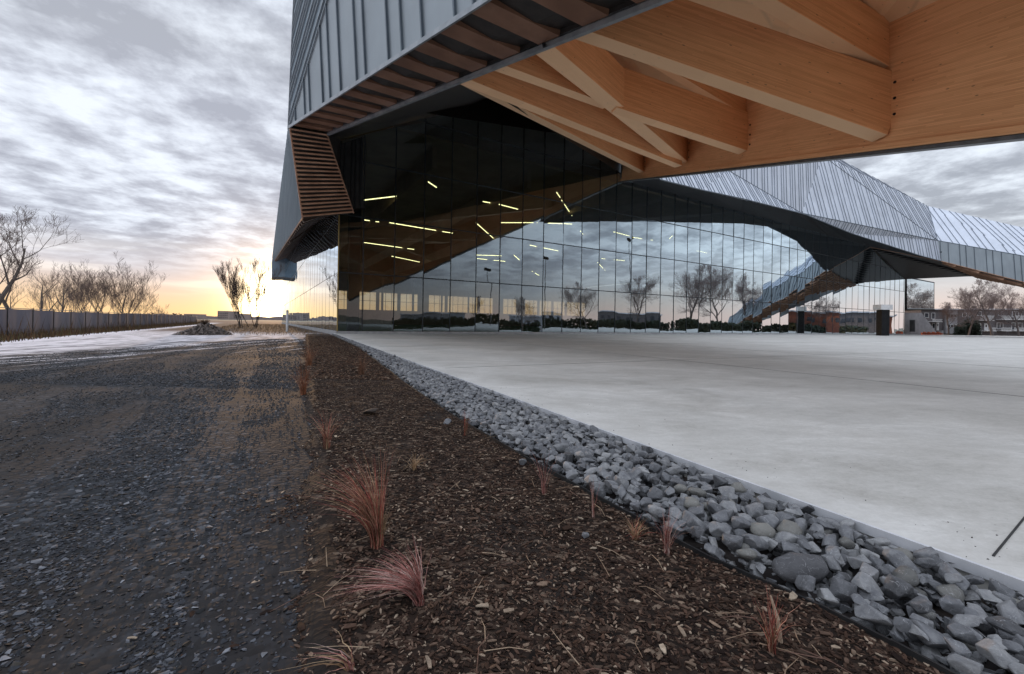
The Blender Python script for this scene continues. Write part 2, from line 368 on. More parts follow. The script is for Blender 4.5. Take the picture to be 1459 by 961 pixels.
top = [pa, V((150, -60, 0)), V((160, 118, 0)), C0+BD*130+AD*1, C0+AD*1, pb]
mb.poly([V((p.x, p.y, 0)) for p in top])
mb.add([pa, pb, pb-V((0,0,.3)), pa-V((0,0,.3))], [(0,1,2,3)])
tag(mb.build('concrete_plaza', CONC), kind='structure')
mb = MB(); mb.box(on_edge(-9, 0, -.05), SD*48.6, SN*.022, V((0,0,.056)))
tag(mb.build('plaza_edge_trim', varied('edge_trim', (.42,.43,.45), (.6,.6,.62), 4, .5)), kind='structure')
jm = varied('joint_sealant', (.015,.015,.016), (.03,.03,.03), 8, .8)
j1 = atz(1417, 794, 0); j2 = atz(1459, 742, 0); jd = (j2-j1).normalized()
mb = MB()
mb.box(j1+V((0,0,.002)), jd*26, V((-jd.y, jd.x, 0))*.009, V((0,0,.004)))
for sj in (9.5, 19.0, 28.5):
    q = on_edge(sj, -.35); mb.box(q+V((0,0,.001)), -SN*55, SD*.012, V((0,0,.003)))
for oj in (8.5, 17.5):
    q = on_edge(-4, -oj); mb.box(q+V((0,0,.0015)), SD*42, SN*.012, V((0,0,.003)))
tag(mb.build('plaza_joint', jm), kind='structure')

# ---- planting bed
MULM = None
def mulch_mat():
    m, nt, p = mat('bark_mulch', (.03,.02,.015), .95, spec=.15)
    geo = nt.node('ShaderNodeNewGeometry').outputs['Position']
    vo = nt.node('ShaderNodeTexVoronoi'); w = nt.noise(geo, 9, 3, out=1)
    nt.put(vo.inputs['Vector'], nt.mapping(nt.vm('ADD', geo, nt.vm('SCALE', w, scale=.12)), (1, 2.3, .3))); vo.inputs['Scale'].default_value = 22
    vs = nt.node('ShaderNodeSeparateColor'); nt.put(vs.inputs[0], vo.outputs['Color'])
    col = nt.ramp(vs.outputs[0], [(0, (.007,.005,.004)), (.6, (.024,.015,.011)), (.88, (.055,.036,.026)), (1, (.15,.11,.08))])
    big = nt.noise(geo, .7, 4)
    sp0 = nt.node('ShaderNodeSeparateXYZ'); nt.put(sp0.inputs[0], geo)
    bord = nt.math('ADD', nt.math('ADD', sp0.outputs[0], nt.math('MULTIPLY', sp0.outputs[1], .49)), nt.math('MULTIPLY', nt.math('SUBTRACT', nt.noise(geo, 4, 5), .5), .5))
    col = nt.mix(nt.mapr(bord, .0, .22, .9, 0), col, nt.mix(big, (.012,.010,.009,1), (.024,.019,.017,1)))
    sp = nt.node('ShaderNodeSeparateXYZ'); nt.put(sp.inputs[0], geo)
    col = nt.mix(nt.mapr(big, .52, .66), col, (.02,.016,.014,1))
    col = nt.mix(nt.mapr(sp.outputs[1], 7, 22, 0, .8), col, nt.mix(vs.outputs[1], (.035,.021,.014,1), (.065,.042,.028,1)))
    nt.put(p.inputs['Base Color'], col); nt.put(p.inputs['Normal'], nt.bump(vo.outputs['Distance'], .45, .012)); return m
MULCH = mulch_mat()
mb = MB(); rows = []
NY, NX = 260, 60
for j in range(NY+1):
    s = -2.2+(40.5+2.2)*(j/NY)**1.6
    pr = on_edge(s, strip_w(s)+.02); xl = track_x(pr.y)-.35
    # left end of the row on the track border, moving straight left from the edging
    for i in range(NX+1):
        x = pr.x+(min(xl, pr.x-.02)-pr.x)*i/NX
        edgef = 1-min(1, i/NX*1.0)
        e = min(1, (1-i/NX)*8); dl = x-track_x(pr.y)
        z = -.162+.055*e-(.13*max(0, min(1, .45-dl*2.6))) + .022*noise.noise(V((x*1.9, pr.y*1.9, 5)))+.012*noise.noise(V((x*7, pr.y*7, 1)))
        mb.v.append((x, pr.y, z))
for j in range(NY):
    for i in range(NX):
        a = j*(NX+1)+i; mb.f.append((a, a+NX+1, a+NX+2, a+1)); mb.c.append(None); mb.m.append(0)
tag(mb.build('planting_bed', MULCH, smooth=True), kind='structure')
def bed_z(x, y):
    s = (V((x, y, 0))-SE).dot(SD); pr = on_edge(s, strip_w(s)); w = max(.1, pr.x-track_x(y)); i = max(0, min(1, (pr.x-x)/w))
    e = min(1, (1-i)*8); return -.162+.055*e+.022*noise.noise(V((x*1.9, y*1.9, 5)))+.012*noise.noise(V((x*7, y*7, 1)))
# soil under the stones
mb = MB(); ss = [-3+.4*i for i in range(112)]
for s in ss:
    w = strip_w(s)
    for k in range(5): mb.v.append(tuple(on_edge(s, .0+(w+.03)*k/4, -.15-.03*(k/4))))
for j in range(len(ss)-1):
    for k in range(4): a = j*5+k; mb.f.append((a, a+1, a+6, a+5)); mb.c.append(None); mb.m.append(0)
tag(mb.build('soil', varied('wet_soil', (.02,.014,.01), (.04,.028,.022), 9, .95, bump=.5)), kind='structure')
mb = MB()
pts = [on_edge(s, strip_w(s)+.01) for s in [x*.25-2.6 for x in range(0, 165)]]
for a, b in zip(pts, pts[1:]):
    d = b-a; n = V((-d.y, d.x, 0)).normalized(); mb.box(a+V((0,0,-.22)), d, n*.012, V((0,0,.136+.008*math.sin(a.y*2))))
tag(mb.build('garden_edging', varied('black_plastic', (.008,.008,.009), (.02,.02,.02), 6, .5)), 'thin black plastic edging between the grey stones and the bark mulch', 'garden edging')

# ------------------------------------------------------------------ stones
def stone_proto(seed, ang=True, npt=15):
    rnd = random.Random(seed); bm = bmesh.new()
    sx, sy, sz = rnd.uniform(.85, 1.25), rnd.uniform(.62, .95), rnd.uniform(.45, .72)
    for _ in range(npt if ang else 34):
        v = V((rnd.gauss(0,1), rnd.gauss(0,1), rnd.gauss(0,1))).normalized()*(rnd.uniform(.82, 1.12) if ang else 1)
        bm.verts.new((v.x*sx*.5, v.y*sy*.5, v.z*sz*.5))
    r = bmesh.ops.convex_hull(bm, input=bm.verts)
    bmesh.ops.delete(bm, geom=[v for v in bm.verts if not v.link_faces], context='VERTS')
    return bm
def mesh_of(bm, name, bevel=.05):
    b2 = bm.copy()
    if bevel:
        bmesh.ops.dissolve_limit(b2, angle_limit=R(14), verts=b2.verts, edges=b2.edges)
        bmesh.ops.bevel(b2, geom=b2.edges[:], offset=bevel, segments=2, profile=.6, affect='EDGES')
    me = bpy.data.meshes.new(name); b2.to_mesh(me); b2.free(); return me
def data_of(bm):
    bm.verts.index_update(); return [v.co.copy() for v in bm.verts], [tuple(v.index for v in f.verts) for f in bm.faces]
def stone_mat(name, c1, c2, c3):
    m, nt, p = mat(name, c1, .8, spec=.3)
    oi = nt.node('ShaderNodeObjectInfo'); geo = nt.node('ShaderNodeNewGeometry')
    n = nt.noise(geo.outputs['Position'], 22, 6, .65); n2 = nt.noise(geo.outputs['Position'], 90, 3)
    ri = nt.math('ADD', nt.math('MULTIPLY', oi.outputs['Random'], .5), nt.math('MULTIPLY', geo.outputs['Random Per Island'], .5))
    col = nt.ramp(nt.math('ADD', nt.math('MULTIPLY', ri, .85), nt.math('MULTIPLY', nt.math('SUBTRACT', n, .5), .9)), [(.05, c1), (.45, c2), (.9, c3)])
    vein = nt.mapr(nt.math('ABSOLUTE', nt.math('SUBTRACT', nt.noise(geo.outputs['Position'], 14, 3, .5, 1.5), .5)), .0, .008, 1, 0)
    col = nt.mix(nt.math('MULTIPLY', vein, .35), col, (.5,.5,.52,1))
    nt.put(p.inputs['Base Color'], col); nt.put(p.inputs['Normal'], nt.bump(nt.math('ADD', n, nt.math('MULTIPLY', n2, .4)), .45, .012)); return m
STONE = stone_mat('grey_limestone', (.055,.055,.058), (.13,.133,.142), (.27,.27,.27))
STONEB = stone_mat('beige_river_stone', (.09,.09,.088), (.14,.137,.128), (.19,.185,.17))
STONED = stone_mat('dark_stone', (.035,.035,.037), (.055,.055,.058), (.085,.085,.09))
PR = [stone_proto(100+i) for i in range(12)]; PRR = [stone_proto(200+i, False) for i in range(4)]
PM = [mesh_of(b, 'stone', .045) for b in PR]
for m_ in PM: m_.materials.append(STONE)
PMR = [mesh_of(b, 'stone', 0) for b in PRR]
for m_ in PMR:
    m_.materials.append(STONEB)
    for p_ in m_.polygons: p_.use_smooth = True
PD = [data_of(b) for b in PR]
stones = []
rnd = random.Random(5)
hgrid = {}
def settle(x, y, r):
    # height of what already lies there
    k = (int(x/.07), int(y/.07)); h = 0
    for i in (-1,0,1):
        for j in (-1,0,1):
            for (a, b, rr, t) in hgrid.get((k[0]+i, k[1]+j), ()):
                d = math.hypot(a-x, b-y)
                if d < (r+rr)*.42: h = max(h, t)
    return h
def put(x, y, r, top):
    hgrid.setdefault((int(x/.07), int(y/.07)), []).append((x, y, r, top))
s = -1.5
cand = []
for layer in range(2):
    s = -1.6
    while s < 38:
        w = strip_w(s); base = .082 if s > 3 else .092
        n = max(1, int(w/(base*.56)))
        for k in range(n):
            if layer == 1 and rnd.random() < .25: continue
            off = .05+(w-.09)*(k+rnd.uniform(.1, .9))/n
            sz = base*rnd.choice((.5, .65, .8, .95, 1.05, 1.25, 1.5)) * (1.0 if s < 12 else 1.15)
            cand.append((s+rnd.uniform(-.03, .03), off, sz, layer))
        s += base*.54 if s < 10 else base*.95
big_p = atz(1140, 808, -.06)
for (s, off, sz, layer) in cand:
    p = on_edge(s, off)
    if (p-V((big_p.x, big_p.y, 0))).length < .16: continue
    z0 = -.115-.03*(off/max(.2, strip_w(s))); h = settle(p.x, p.y, sz)
    if h > .10: continue
    z = z0+max(0, h)*.8+sz*.2
    put(p.x, p.y, sz, (z-z0)+sz*.14)
    stones.append((p.x, p.y, z, sz, off, s))
vis = lambda x, y: y > .9 and -.62*1.25 < 1 and (x/y) < 1.3
stones.sort(key=lambda q: -(q[3]/math.hypot(q[0], q[1])) if vis(q[0], q[1]) else 9)
restmb = MB()
for _ in range(5200):
    s = -1.6+13*rnd.random()**1.5; off = rnd.uniform(.02, strip_w(s)-.02); p = on_edge(s, off, -.125-.03*off/max(.3, strip_w(s))); k = rnd.choice((.03,.04,.055,.075))
    vs, fs = PD[rnd.randrange(12)]; M = Matrix.Rotation(rnd.uniform(0, 6.28), 3, 'Z') @ Matrix.Rotation(rnd.uniform(-.8, .8), 3, 'X'); restmb.add([M @ (v*k)+p for v in vs], fs)
def place_stone(x, y, z, sz, label, cat='stone', group='grey stones in the drainage strip', mesh=None):
    o = bpy.data.objects.new('stone', mesh or (rnd.choice(PMR) if rnd.random() < .12 and x > 1.2 else rnd.choice(PM)))
    COL.objects.link(o); o.location = (x, y, z); o.scale = (sz*1.12, sz*1.12, sz*1.12)
    o.rotation_euler = (rnd.uniform(-.5, .5), rnd.uniform(-.5, .5), rnd.uniform(0, 6.28)); return tag(o, label, cat, group)
NSTONE = 296
for i, (x, y, z, sz, off, s) in enumerate(stones):
    if i < NSTONE and vis(x, y):
        place_stone(x, y, z, sz, 'loose angular grey stone lying in the strip beside the concrete plaza')
    else:
        vs, fs = PD[rnd.randrange(12)]; k = sz*1.12
        M = Matrix.Rotation(rnd.uniform(0, 6.28), 3, 'Z') @ Matrix.Rotation(rnd.uniform(-.6, .6), 3, 'X')
        restmb.add([M @ (v*k)+V((x, y, z)) for v in vs], fs)
tag(restmb.build('stone_bed', STONE), kind='stuff', label='crushed grey stones filling the strip along the plaza edge', cat='stones')
bgm = mesh_of(PRR[1], 'stone', 0); bgm.materials.append(STONED)
for p_ in bgm.polygons: p_.use_smooth = True
o = bpy.data.objects.new('stone', bgm); COL.objects.link(o); o.location = big_p; o.scale = (.34, .27, .26); o.rotation_euler = (.1, -.1, .2)
tag(o, 'largest stone of the strip, smooth dark grey boulder with pale veins', 'stone')

def scatter(mb, n, fn, sizes, zf, cols, protos, flat=.6):
    for _ in range(n):
        p = fn()
        if p is None: continue
        x, y = p; sz = rnd.choice(sizes)*rnd.uniform(.7, 1.3); c = rnd.choice(cols); k = rnd.uniform(.75, 1.25)
        vs, fs = protos[rnd.randrange(len(protos))]
        M = Matrix.Rotation(rnd.uniform(0, 6.28), 3, 'Z') @ Matrix.Rotation(rnd.uniform(-.4, .4), 3, 'X')
        zz = zf(x, y)
        mb.add([M @ V((v.x*sz, v.y*sz, v.z*sz*flat))+V((x, y, zz+sz*.06)) for v in vs], fs, (c[0]*k, c[1]*k, c[2]*k))
SMALL = [data_of(stone_proto(300+i, True, 8)) for i in range(8)]
def track_pt():
    y = 1.2+9.5*(rnd.random()**1.9); x0 = max(-1.28*y-.3, -11); x1 = track_x(y)+.05+.35*rnd.random()**3
    x = rnd.uniform(x0, x1)
    d = noise.noise(V((x*.9+.3*y, y*.55, 2)))+.6*noise.noise(V((x*3, y*3, 7)))
    edge = (track_x(y)-x)
    if d < rnd.uniform(-.7, .3): return None
    u = x*.891+y*.454
    if noise.noise(V((u*1.5, y*.12, 11))) > .12 and rnd.random() < .8: return None
    if edge < .4 and rnd.random() < .2: return None
    return x, y
mb = MB()
gcols = [(.018,.0195,.024), (.030,.033,.040), (.05,.054,.065), (.012,.013,.015), (.095,.10,.114), (.032,.028,.024)]
scatter(mb, 70000, track_pt, (.012, .017, .023, .031), gz, gcols, SMALL)
scatter(mb, 2600, track_pt, (.030, .038, .052), gz, gcols+[(.16,.165,.18)], SMALL)
def mid_pt():
    y = 8+20*rnd.random()**1.4; x = rnd.uniform(max(-1.25*y, -16), track_x(y)-.1)
    if noise.noise(V(((x*.891+y*.454)*1.2, y*.1, 11))) > .1 and rnd.random() < .7: return None
    return x, y
scatter(mb, 42000, mid_pt, (.022, .03, .04), gz, gcols, SMALL)
tag(mb.build('loose_gravel', tinted('gravel_stones')), kind='stuff', label='loose dark blue grey gravel spread over the track', cat='gravel')

# ---- bark chips
CH = []
for i in range(8):
    r2 = random.Random(i); l, w, t = 1, r2.uniform(.22, .5), r2.uniform(.06, .16)
    vs = [V((-.5, -w/2*r2.uniform(.3,1), 0)), V((-.5, w/2*r2.uniform(.3,1), 0)), V((.5, w/2*r2.uniform(.2,1), r2.uniform(-.05,.1))), V((.5, -w/2*r2.uniform(.2,1), 0)), V((0, w/2, .07)), V((0, -w/2, .05))]
    vs += [v+V((0,0,t)) for v in vs]
    fs = [(6,11,10,7), (11,9,8,10), (0,1,4,5), (5,4,2,3), (0,5,11,6), (5,3,9,11), (3,2,8,9), (2,4,10,8), (4,1,7,10), (1,0,6,7)]
    CH.append((vs, fs))
def bed_pt(ymax=11, pw=1.9):
    def f():
        y = 1.15+ymax*(rnd.random()**pw)
        # right limit: where the edging crosses this y
        s = (y-SE.y)/SD.y
        for _ in range(3): s = (y-SE.y-SN.y*strip_w(s))/SD.y
        xr = on_edge(s, strip_w(s)).x-.005; xl = track_x(y)-.12-.5*rnd.random()**4
        if xr <= xl: return None
        x = rnd.uniform(xl, min(xr, 1.25*y+.3))
        b = noise.noise(V((x*1.3, y*1.3, 20)))
        if b > .36 and rnd.random() < .6: return None
        if x-track_x(y) < .22 and rnd.random() < .3: return None
        return x, y
    return f
ccols = [(.014,.008,.006)]*4 + [(.034,.019,.013)]*5 + [(.062,.036,.025)]*4 + [(.10,.064,.046)]*2 + [(.16,.112,.08), (.25,.19,.14)]
mb = MB()
scatter(mb, 85000, bed_pt(), (.009, .013, .018, .025), bed_z, ccols, CH, 1.0)
scatter(mb, 420, bed_pt(3.5, 1.3), (.035, .048), lambda x, y: bed_z(x, y)+.004, ccols+[(.3,.24,.18)], CH, .8)
def far_pt():
    y = 9+24*rnd.random()**1.3; s = (y-SE.y)/SD.y
    for _ in range(3): s = (y-SE.y-SN.y*strip_w(s))/SD.y
    xr = on_edge(s, strip_w(s)).x-.05; x = rnd.uniform(track_x(y)-.1, xr)
    return (x, y) if rnd.random() < 1.25-(y-9)/26 else None
scatter(mb, 24000, far_pt, (.03, .04, .055), bed_z, ccols+[(.12,.07,.045)]*4, CH, 1.0)
tag(mb.build('bark_chips', tinted('bark_chip', .9, 60, .15)), kind='stuff', label='brown bark chips and pale wood shreds covering the planting bed', cat='bark mulch')
# single stones lying out in the mulch
for px, sz, lab in (((528,592), .3, 'dark lump of stone half sunk in the mulch near the far end of the bed'), ((638,603), .13, 'small blue grey stone fallen out of the strip onto mulch, farther one'),
                ((745,662), .1, 'small pale grey stone on mulch just outside the black edging'), ((835,768), .06, 'little dark stone alone in the middle of the mulch')):
    p = atz(*px, -.11); o = place_stone(p.x, p.y, bed_z(p.x, p.y)+sz*.15, sz, lab, 'stone', 'single stones lying on the mulch', mesh=PM[int(px[0]) % 12])
    if px[0] == 528:
        mm = PM[0].copy(); mm.materials.clear(); mm.materials.append(bpy.data.materials['wet_soil']); o.data = mm; o.scale = (.3,.22,.13)

# ---- grasses
GRM = tinted('dry_grass', .8, 12, .2)
def grass(px, py, h, n, spread, bend, label, cols, group='clumps of dry grass in the planting bed', lens=(.7, 1.15), wid=.0024, name='grass_clump', cat='grass', tuft=None):
    p = atz(px, py, -.12); p.z = bed_z(p.x, p.y)-.01
    root = empty(name, p, label, cat, group) if False else None
    mb = MB(); r = random.Random(int(px*7+py))
    for _ in range(int(n*1.9)):
        a = r.uniform(0, 6.28); out = V((math.cos(a), math.sin(a), 0)); q = p+out*r.uniform(0, spread*.16)
        L = h*r.uniform(*lens); lean = r.uniform(.1, 1.3)*spread; dirv = (out*lean+V(bend)*r.uniform(.5, 1.3)); c = r.choice(cols); k = r.uniform(.6, 1.35); pw = r.uniform(1.5, 2.6)
        pts = []; N = 8
        for i in range(N+1):
            t = i/N; z = L*(t-.5*t*t*min(1.7, dirv.length/h*1.15)); w_ = t**pw
            pts.append(q+dirv*w_*L/h+V((0,0,z))+V((r.gauss(0,.003), r.gauss(0,.003), 0)))
        sd = V((0,0,1)).cross(dirv).normalized() if dirv.length > .01 else V((1,0,0)); sd = (sd+V((r.uniform(-.8,.8),)*3)).normalized()
        vs = []; fs = []
        for i, u in enumerate(pts):
            ww = wid*(1-i/(N+.6))*r.uniform(.9, 1.1); vs += [u-sd*ww, u+sd*ww]
        for i in range(N): fs.append((2*i, 2*i+1, 2*i+3, 2*i+2))
        base = max(0, 1)
        mb.add(vs, fs, (c[0]*k, c[1]*k, c[2]*k))
    o = mb.build(name, GRM, origin=p); tag(o, label, cat, group); return o
RED = [(.30,.075,.055), (.36,.11,.08), (.20,.06,.045), (.24,.14,.08), (.40,.20,.14), (.30,.21,.12), (.14,.07,.045)]
TAN = [(.30,.19,.10), (.22,.13,.07), (.36,.25,.15)]; PINK = [(.34,.14,.12), (.42,.22,.19), (.28,.10,.085), (.4,.28,.24)]
grass(537, 782, .56, 130, .20, (-.22, .02, 0), 'tall reddish grass clump in the mulch, leaning left over the track edge', RED)
grass(542, 780, .22, 60, .06, (.01, 0, 0), 'straw coloured stubble at the foot of the tall reddish grass clump', TAN)
grass(597, 868, .30, 110, .15, (-.24, .02, 0), 'low pinkish red grass clump arching left, nearest to the camera of the full clumps', PINK)
grass(465, 640, .42, 34, .2, (-.03, .06, 0), 'thin reddish grass tuft at the track edge just beyond the tall clump', RED)
grass(432, 560, .65, 60, .34, (-.05, 0, 0), 'orange brown grass tuft at the track edge, second farthest', [(.28,.10,.05), (.2,.08,.04)])
grass(440, 522, .8, 70, .5, (0, 0, 0), 'orange brown grass tuft at the far end of the bed near the track', [(.28,.12,.06), (.2,.09,.05)])
grass(515, 535, .7, 60, .5, (0, 0, 0), 'faded brown grass tuft at the far end of the bed near the stones', [(.2,.10,.06), (.15,.08,.05)])
grass(663, 622, .30, 22, .1, (0, 0, 0), 'sparse reddish grass tuft against the black edging, farthest of the row', RED)
grass(775, 708, .34, 13, .13, (-.03, 0, 0), 'few upright pink stalks beside the edging left of the first bend', PINK)
grass(845, 738, .30, 8, .05, (0, 0, 0), 'pair of thin upright reddish stalks touching the stones', PINK)
grass(950, 790, .26, 30, .10, (.0, 0, 0), 'scruffy pale red grass tuft by the edging opposite the big stones', PINK)
grass(905, 770, .16, 30, .12, (.0, 0, 0), 'short brown grass tuft left of the scruffy pale red one', TAN+RED)
grass(1100, 935, .24, 26, .09, (.02, 0, 0), 'nearest red grass tuft with a bare stick, beside the dark soil patch', RED)
grass(590, 672, .18, 24, .16, (.02, 0, 0), 'flattened tan grass tuft in the middle of the mulch', TAN)
grass(500, 958, .16, 12, .10, (-.16, -.02, 0), 'pale dry blades arching over the lower edge of the bed', TAN+PINK, wid=.003)
p = atz(1112, 915, -.1); mb = MB(); mb.tube([p, p+V((-.012,.0,.09)), p+V((-.03,.02,.17))], [.009, .007, .004], 6)
tag(mb.build('stick', varied('bare_stick', (.28,.2,.14), (.4,.3,.22), 20, .9)), 'short bare brown stick standing in the nearest red grass tuft', 'stick')

# ================================================================== THE STADIUM
ST = empty('stadium', C0, 'huge dark glass and grey metal sports hall with folded roof and timber canopy', 'building')
def part(name, mb, m, **k): return mb.build(name, m, ST, **k)
def facet(name, pts, mats, pa=None, pb=None, spacing=.6, w=.04, h=.06, alt=None, **k):
    mb = MB()
    for i in range(1, len(pts)-1): mb.poly([pts[0], pts[i], pts[i+1]])
    if pa is not None:
        for i in range(1, len(pts)-1): seams(mb, [pts[0], pts[i], pts[i+1]], pa, pb, spacing, w, h, alt, mi=1, **k)
    return part(name, mb, mats)

# ---- front glass wall
zt = [(-.2, 16.55), (0, 16.6)]
top_px = [(475,204), (672,153), (705,138), (800,160), (885,225)]
TOPS = []
for x, y in top_px: q = front(x, y); TOPS.append(((q-C0).dot(BD), q.z))
P0 = V((78.65, 92.785, 19.3)); sP0 = (P0-C0).dot(BD)
TOPS += [(TOPS[-1][0]+.6, 19.9), (sP0, 19.35), (sP0+9, 16.2), (130, 13.4)]
def top_at(s):
    if s <= TOPS[0][0]: return TOPS[0][1]
    for (a, b), (c, d) in zip(TOPS, TOPS[1:]):
        if a <= s <= c: return b+(d-b)*(s-a)/(c-a)
    return TOPS[-1][1]
SM0 = (front(517, 400)-C0).dot(BD); MS = 2.82
LEN = (front(1289, 430)-C0).dot(BD)
lines = [0.0, SM0]; 
while lines[-1]+MS < LEN: lines.append(lines[-1]+MS)
lines.append(LEN)
ZL = [.22, 5.4, 10.5, 15.5, 20.5, 25.6]
gr = random.Random(3)
for a, b in zip(lines, lines[1:]):
    mb = MB()
    for z0, z1 in zip(ZL, ZL[1:]):
        t0, t1 = top_at(a), top_at(b)
        za, zb = min(z1, t0), min(z1, t1)
        if za <= z0 and zb <= z0: continue
        ta, tb = gr.gauss(0, .0055), gr.gauss(0, .004)     # every pane sits a hair out of true
        qs = [(a, z0), (b, z0), (b, max(zb, z0+.01)), (a, max(za, z0+.01))]; cs, cz = (a+b)/2, (z0+z1)/2
        mb.poly([C0+BD*s_+V((0,0,z_))+NF*((s_-cs)*ta+(z_-cz)*tb) for s_, z_ in qs])
    part('glass_panel', mb, GLASS)
for s_ in lines:
    mb = MB(); mb.box(C0+BD*(s_-.04)+NF*(-.14)+V((0,0,.2)), BD*.08, NF*.165, V((0,0,top_at(s_)-.2))); part('mullion', mb, MULL)
for z in ZL[1:]:
    mb = MB()
    for a, b in zip(lines, lines[1:]):
        if min(top_at(a), top_at(b)) > z: mb.box(C0+BD*(a+.045)+NF*(-.10)+V((0,0,z-.045)), BD*(b-a-.09), NF*.15, V((0,0,.09)))
    if mb.v: part('transom', mb, MULL)
mb = MB(); mb.box(C0+BD*.01+NF*-.3+V((0,0,-.3)), BD*(LEN-.02), NF*.42, V((0,0,.5))); part('plinth', mb, PLINTH)
# dark columns just behind the corner glazing
for s_ in (1.5,):
    mb = MB(); mb.cbox(C0+BD*s_-NF*1.4+V((0,0,8)), .95, .95, 16, math.atan2(BD.y, BD.x)); part('column', mb, BLACK)
# ribbed metal panel over the corner
q = [front(474,204), front(517,196), front(517,299), front(481,299)]
q[0] = C0+V((0,0,q[0].z)); q[3] = C0+V((0,0,q[3].z)); q = [p+NF*.13 for p in q]
facet('ribbed_wall_panel', q, [DARKWALL, MULL], C0, C0+V((0,0,1)), .42, .12, .10, [1, .6, 1.4])

# ---- end wall (seen almost edge on)
def side(x, y): return atpl(x, y, C0, NS)
SP = [side(481,296), side(447,316)]
tops2 = [((SP[0]-C0).dot(AD), SP[0].z), ((SP[1]-C0).dot(AD), SP[1].z), (100, 19.5), (118, 20)]
def top2(s):
    if s < tops2[0][0]: return tops2[0][1]
    for (a, b), (c, d) in zip(tops2, tops2[1:]):
        if a <= s <= c: return b+(d-b)*(s-a)/(c-a)
    return tops2[-1][1]
l2 = [MS*i for i in range(43)]
for a, b in zip(l2, l2[1:]):
    mb = MB()
    for z0, z1 in zip(ZL[:4], ZL[1:5]):
        za, zb = min(z1, top2(a)), min(z1, top2(b))
        if za <= z0 and zb <= z0: continue
        ta, tb = gr.gauss(0, .0015), gr.gauss(0, .002); cs, cz = (a+b)/2, (z0+z1)/2
        mb.poly([C0+AD*s_+V((0,0,z_))+NS*((s_-cs)*ta+(z_-cz)*tb) for s_, z_ in ((a,z0), (b,z0), (b,max(zb,z0+.01)), (a,max(za,z0+.01)))])
    mb.box(C0+AD*(b-.02)+NS*-.1+V((0,0,.2)), AD*.04, NS*.108, V((0,0,top2(b)-.2)), None, 1)
    part('glass_panel', mb, [GLASS, MULL])
mb = MB()
for z in ZL[1:4]: mb.box(C0+AD*.05+NS*-.1+V((0,0,z-.03)), AD*118, NS*.112, V((0,0,.06)))
part('transom', mb, MULL)
mb = MB(); mb.box(C0+AD*.0+NS*-.3+V((0,0,-.3)), AD*119, NS*.42, V((0,0,.5))); part('plinth', mb, PLINTH)
mb = MB(); mb.box(C0+NS*.0+NF*.0+V((0,0,.2)), NS*.09, NF*.09, V((0,0,11))); part('corner_post', mb, varied('brass_corner', (.30,.22,.08), (.36,.27,.1), 3, .4, .6))

# ---- inside of the hall
DEP = 118
mb = MB(); mb.poly([C0+V((0,0,.02)), C0+BD*LEN+V((0,0,.02)), C0+BD*LEN+AD*DEP+V((0,0,.02)), C0+AD*DEP+V((0,0,.02))])
part('playing_field', mb, TURF)
mb = MB(); mb.box(C0+V((0,0,19.2))+AD*.3+BD*.3, BD*(LEN-.6), AD*(DEP-.6), V((0,0,.3)))
mb.box(C0+BD*(LEN-.3)+AD*.3, BD*.25, AD*DEP, V((0,0,19)))
part('hall_lining', mb, INT)
mb = MB(); zw0, zw1 = 5.2, 11.6
mb.box(C0+AD*DEP, BD*LEN, AD*.3, V((0,0,zw0))); mb.box(C0+AD*DEP+V((0,0,zw1)), BD*LEN, AD*.3, V((0,0,19.4-zw1)))
s_ = 0
while s_ < LEN-2:
    wdt = gr.choice((1.2, 1.2, 4.5)); mb.box(C0+AD*DEP+BD*s_+V((0,0,zw0)), BD*wdt, AD*.3, V((0,0,zw1-zw0))); s_ += wdt
    nwin = gr.choice((3, 4, 6))
    for k in range(nwin):
        s_ += 2.2; mb.box(C0+AD*DEP+BD*s_+V((0,0,zw0)), BD*.14, AD*.2, V((0,0,zw1-zw0)))
mb.box(C0+AD*DEP+V((0,0,(zw0+zw1)/2)), BD*LEN, AD*.15, V((0,0,.14)))
part('back_wall', mb, INT)
mb = MB(); mb.poly([C0+AD*(DEP+.05)+V((0,0,zw0)), C0+AD*(DEP+.05)+BD*LEN+V((0,0,zw0)), C0+AD*(DEP+.05)+BD*LEN+V((0,0,zw1)), C0+AD*(DEP+.05)+V((0,0,zw1))]); part('back_window', mb, glass('tinted_window', (.62,.52,.40), .15, .6))
for i in range(9):
    s_ = 9+i*11.5; mb = MB()
    a = C0+BD*s_+AD*1.6+V((0,0,16.9)); mb.box(a, AD*112, BD*.5, V((0,0,2.2))); part('roof_beam', mb, INT)
    mb = MB(); mb.cbox(C0+BD*s_+AD*(DEP-1)+V((0,0,8.5)), .6, .8, 17); part('column', mb, INT)
segs = [((548,207),(598,248)), ((610,260),(622,268)), ((710,260),(812,245)), ((688,288),(705,291)), ((711,292),(738,299)), ((793,275),(798,282)), ((800,286),(815,308)), ((678,318),(705,342)),
        ((518,286),(577,279)), ((555,318),(645,333)), ((517,346),(590,356)), ((555,365),(598,374)), ((518,314),(540,317)), ((712,318),(760,318)), ((765,318),(815,320)), ((827,330),(833,338)),
        ((874,331),(897,337)), ((902,339),(930,343)), ((954,341),(961,333)), ((850,373),(862,386)), ((730,362),(740,371)), ((755,350),(795,358)), ((1030,289),(1055,300)), ((1066,303),(1084,311)),
        ((1121,324),(1130,329)), ((1141,332),(1151,338)), ((1152,338),(1162,343)), ((678,364),(716,365)), ((680,369),(720,373)), ((857,369),(890,372)), ((993,358),(1012,362)), ((758,387),(768,393))]
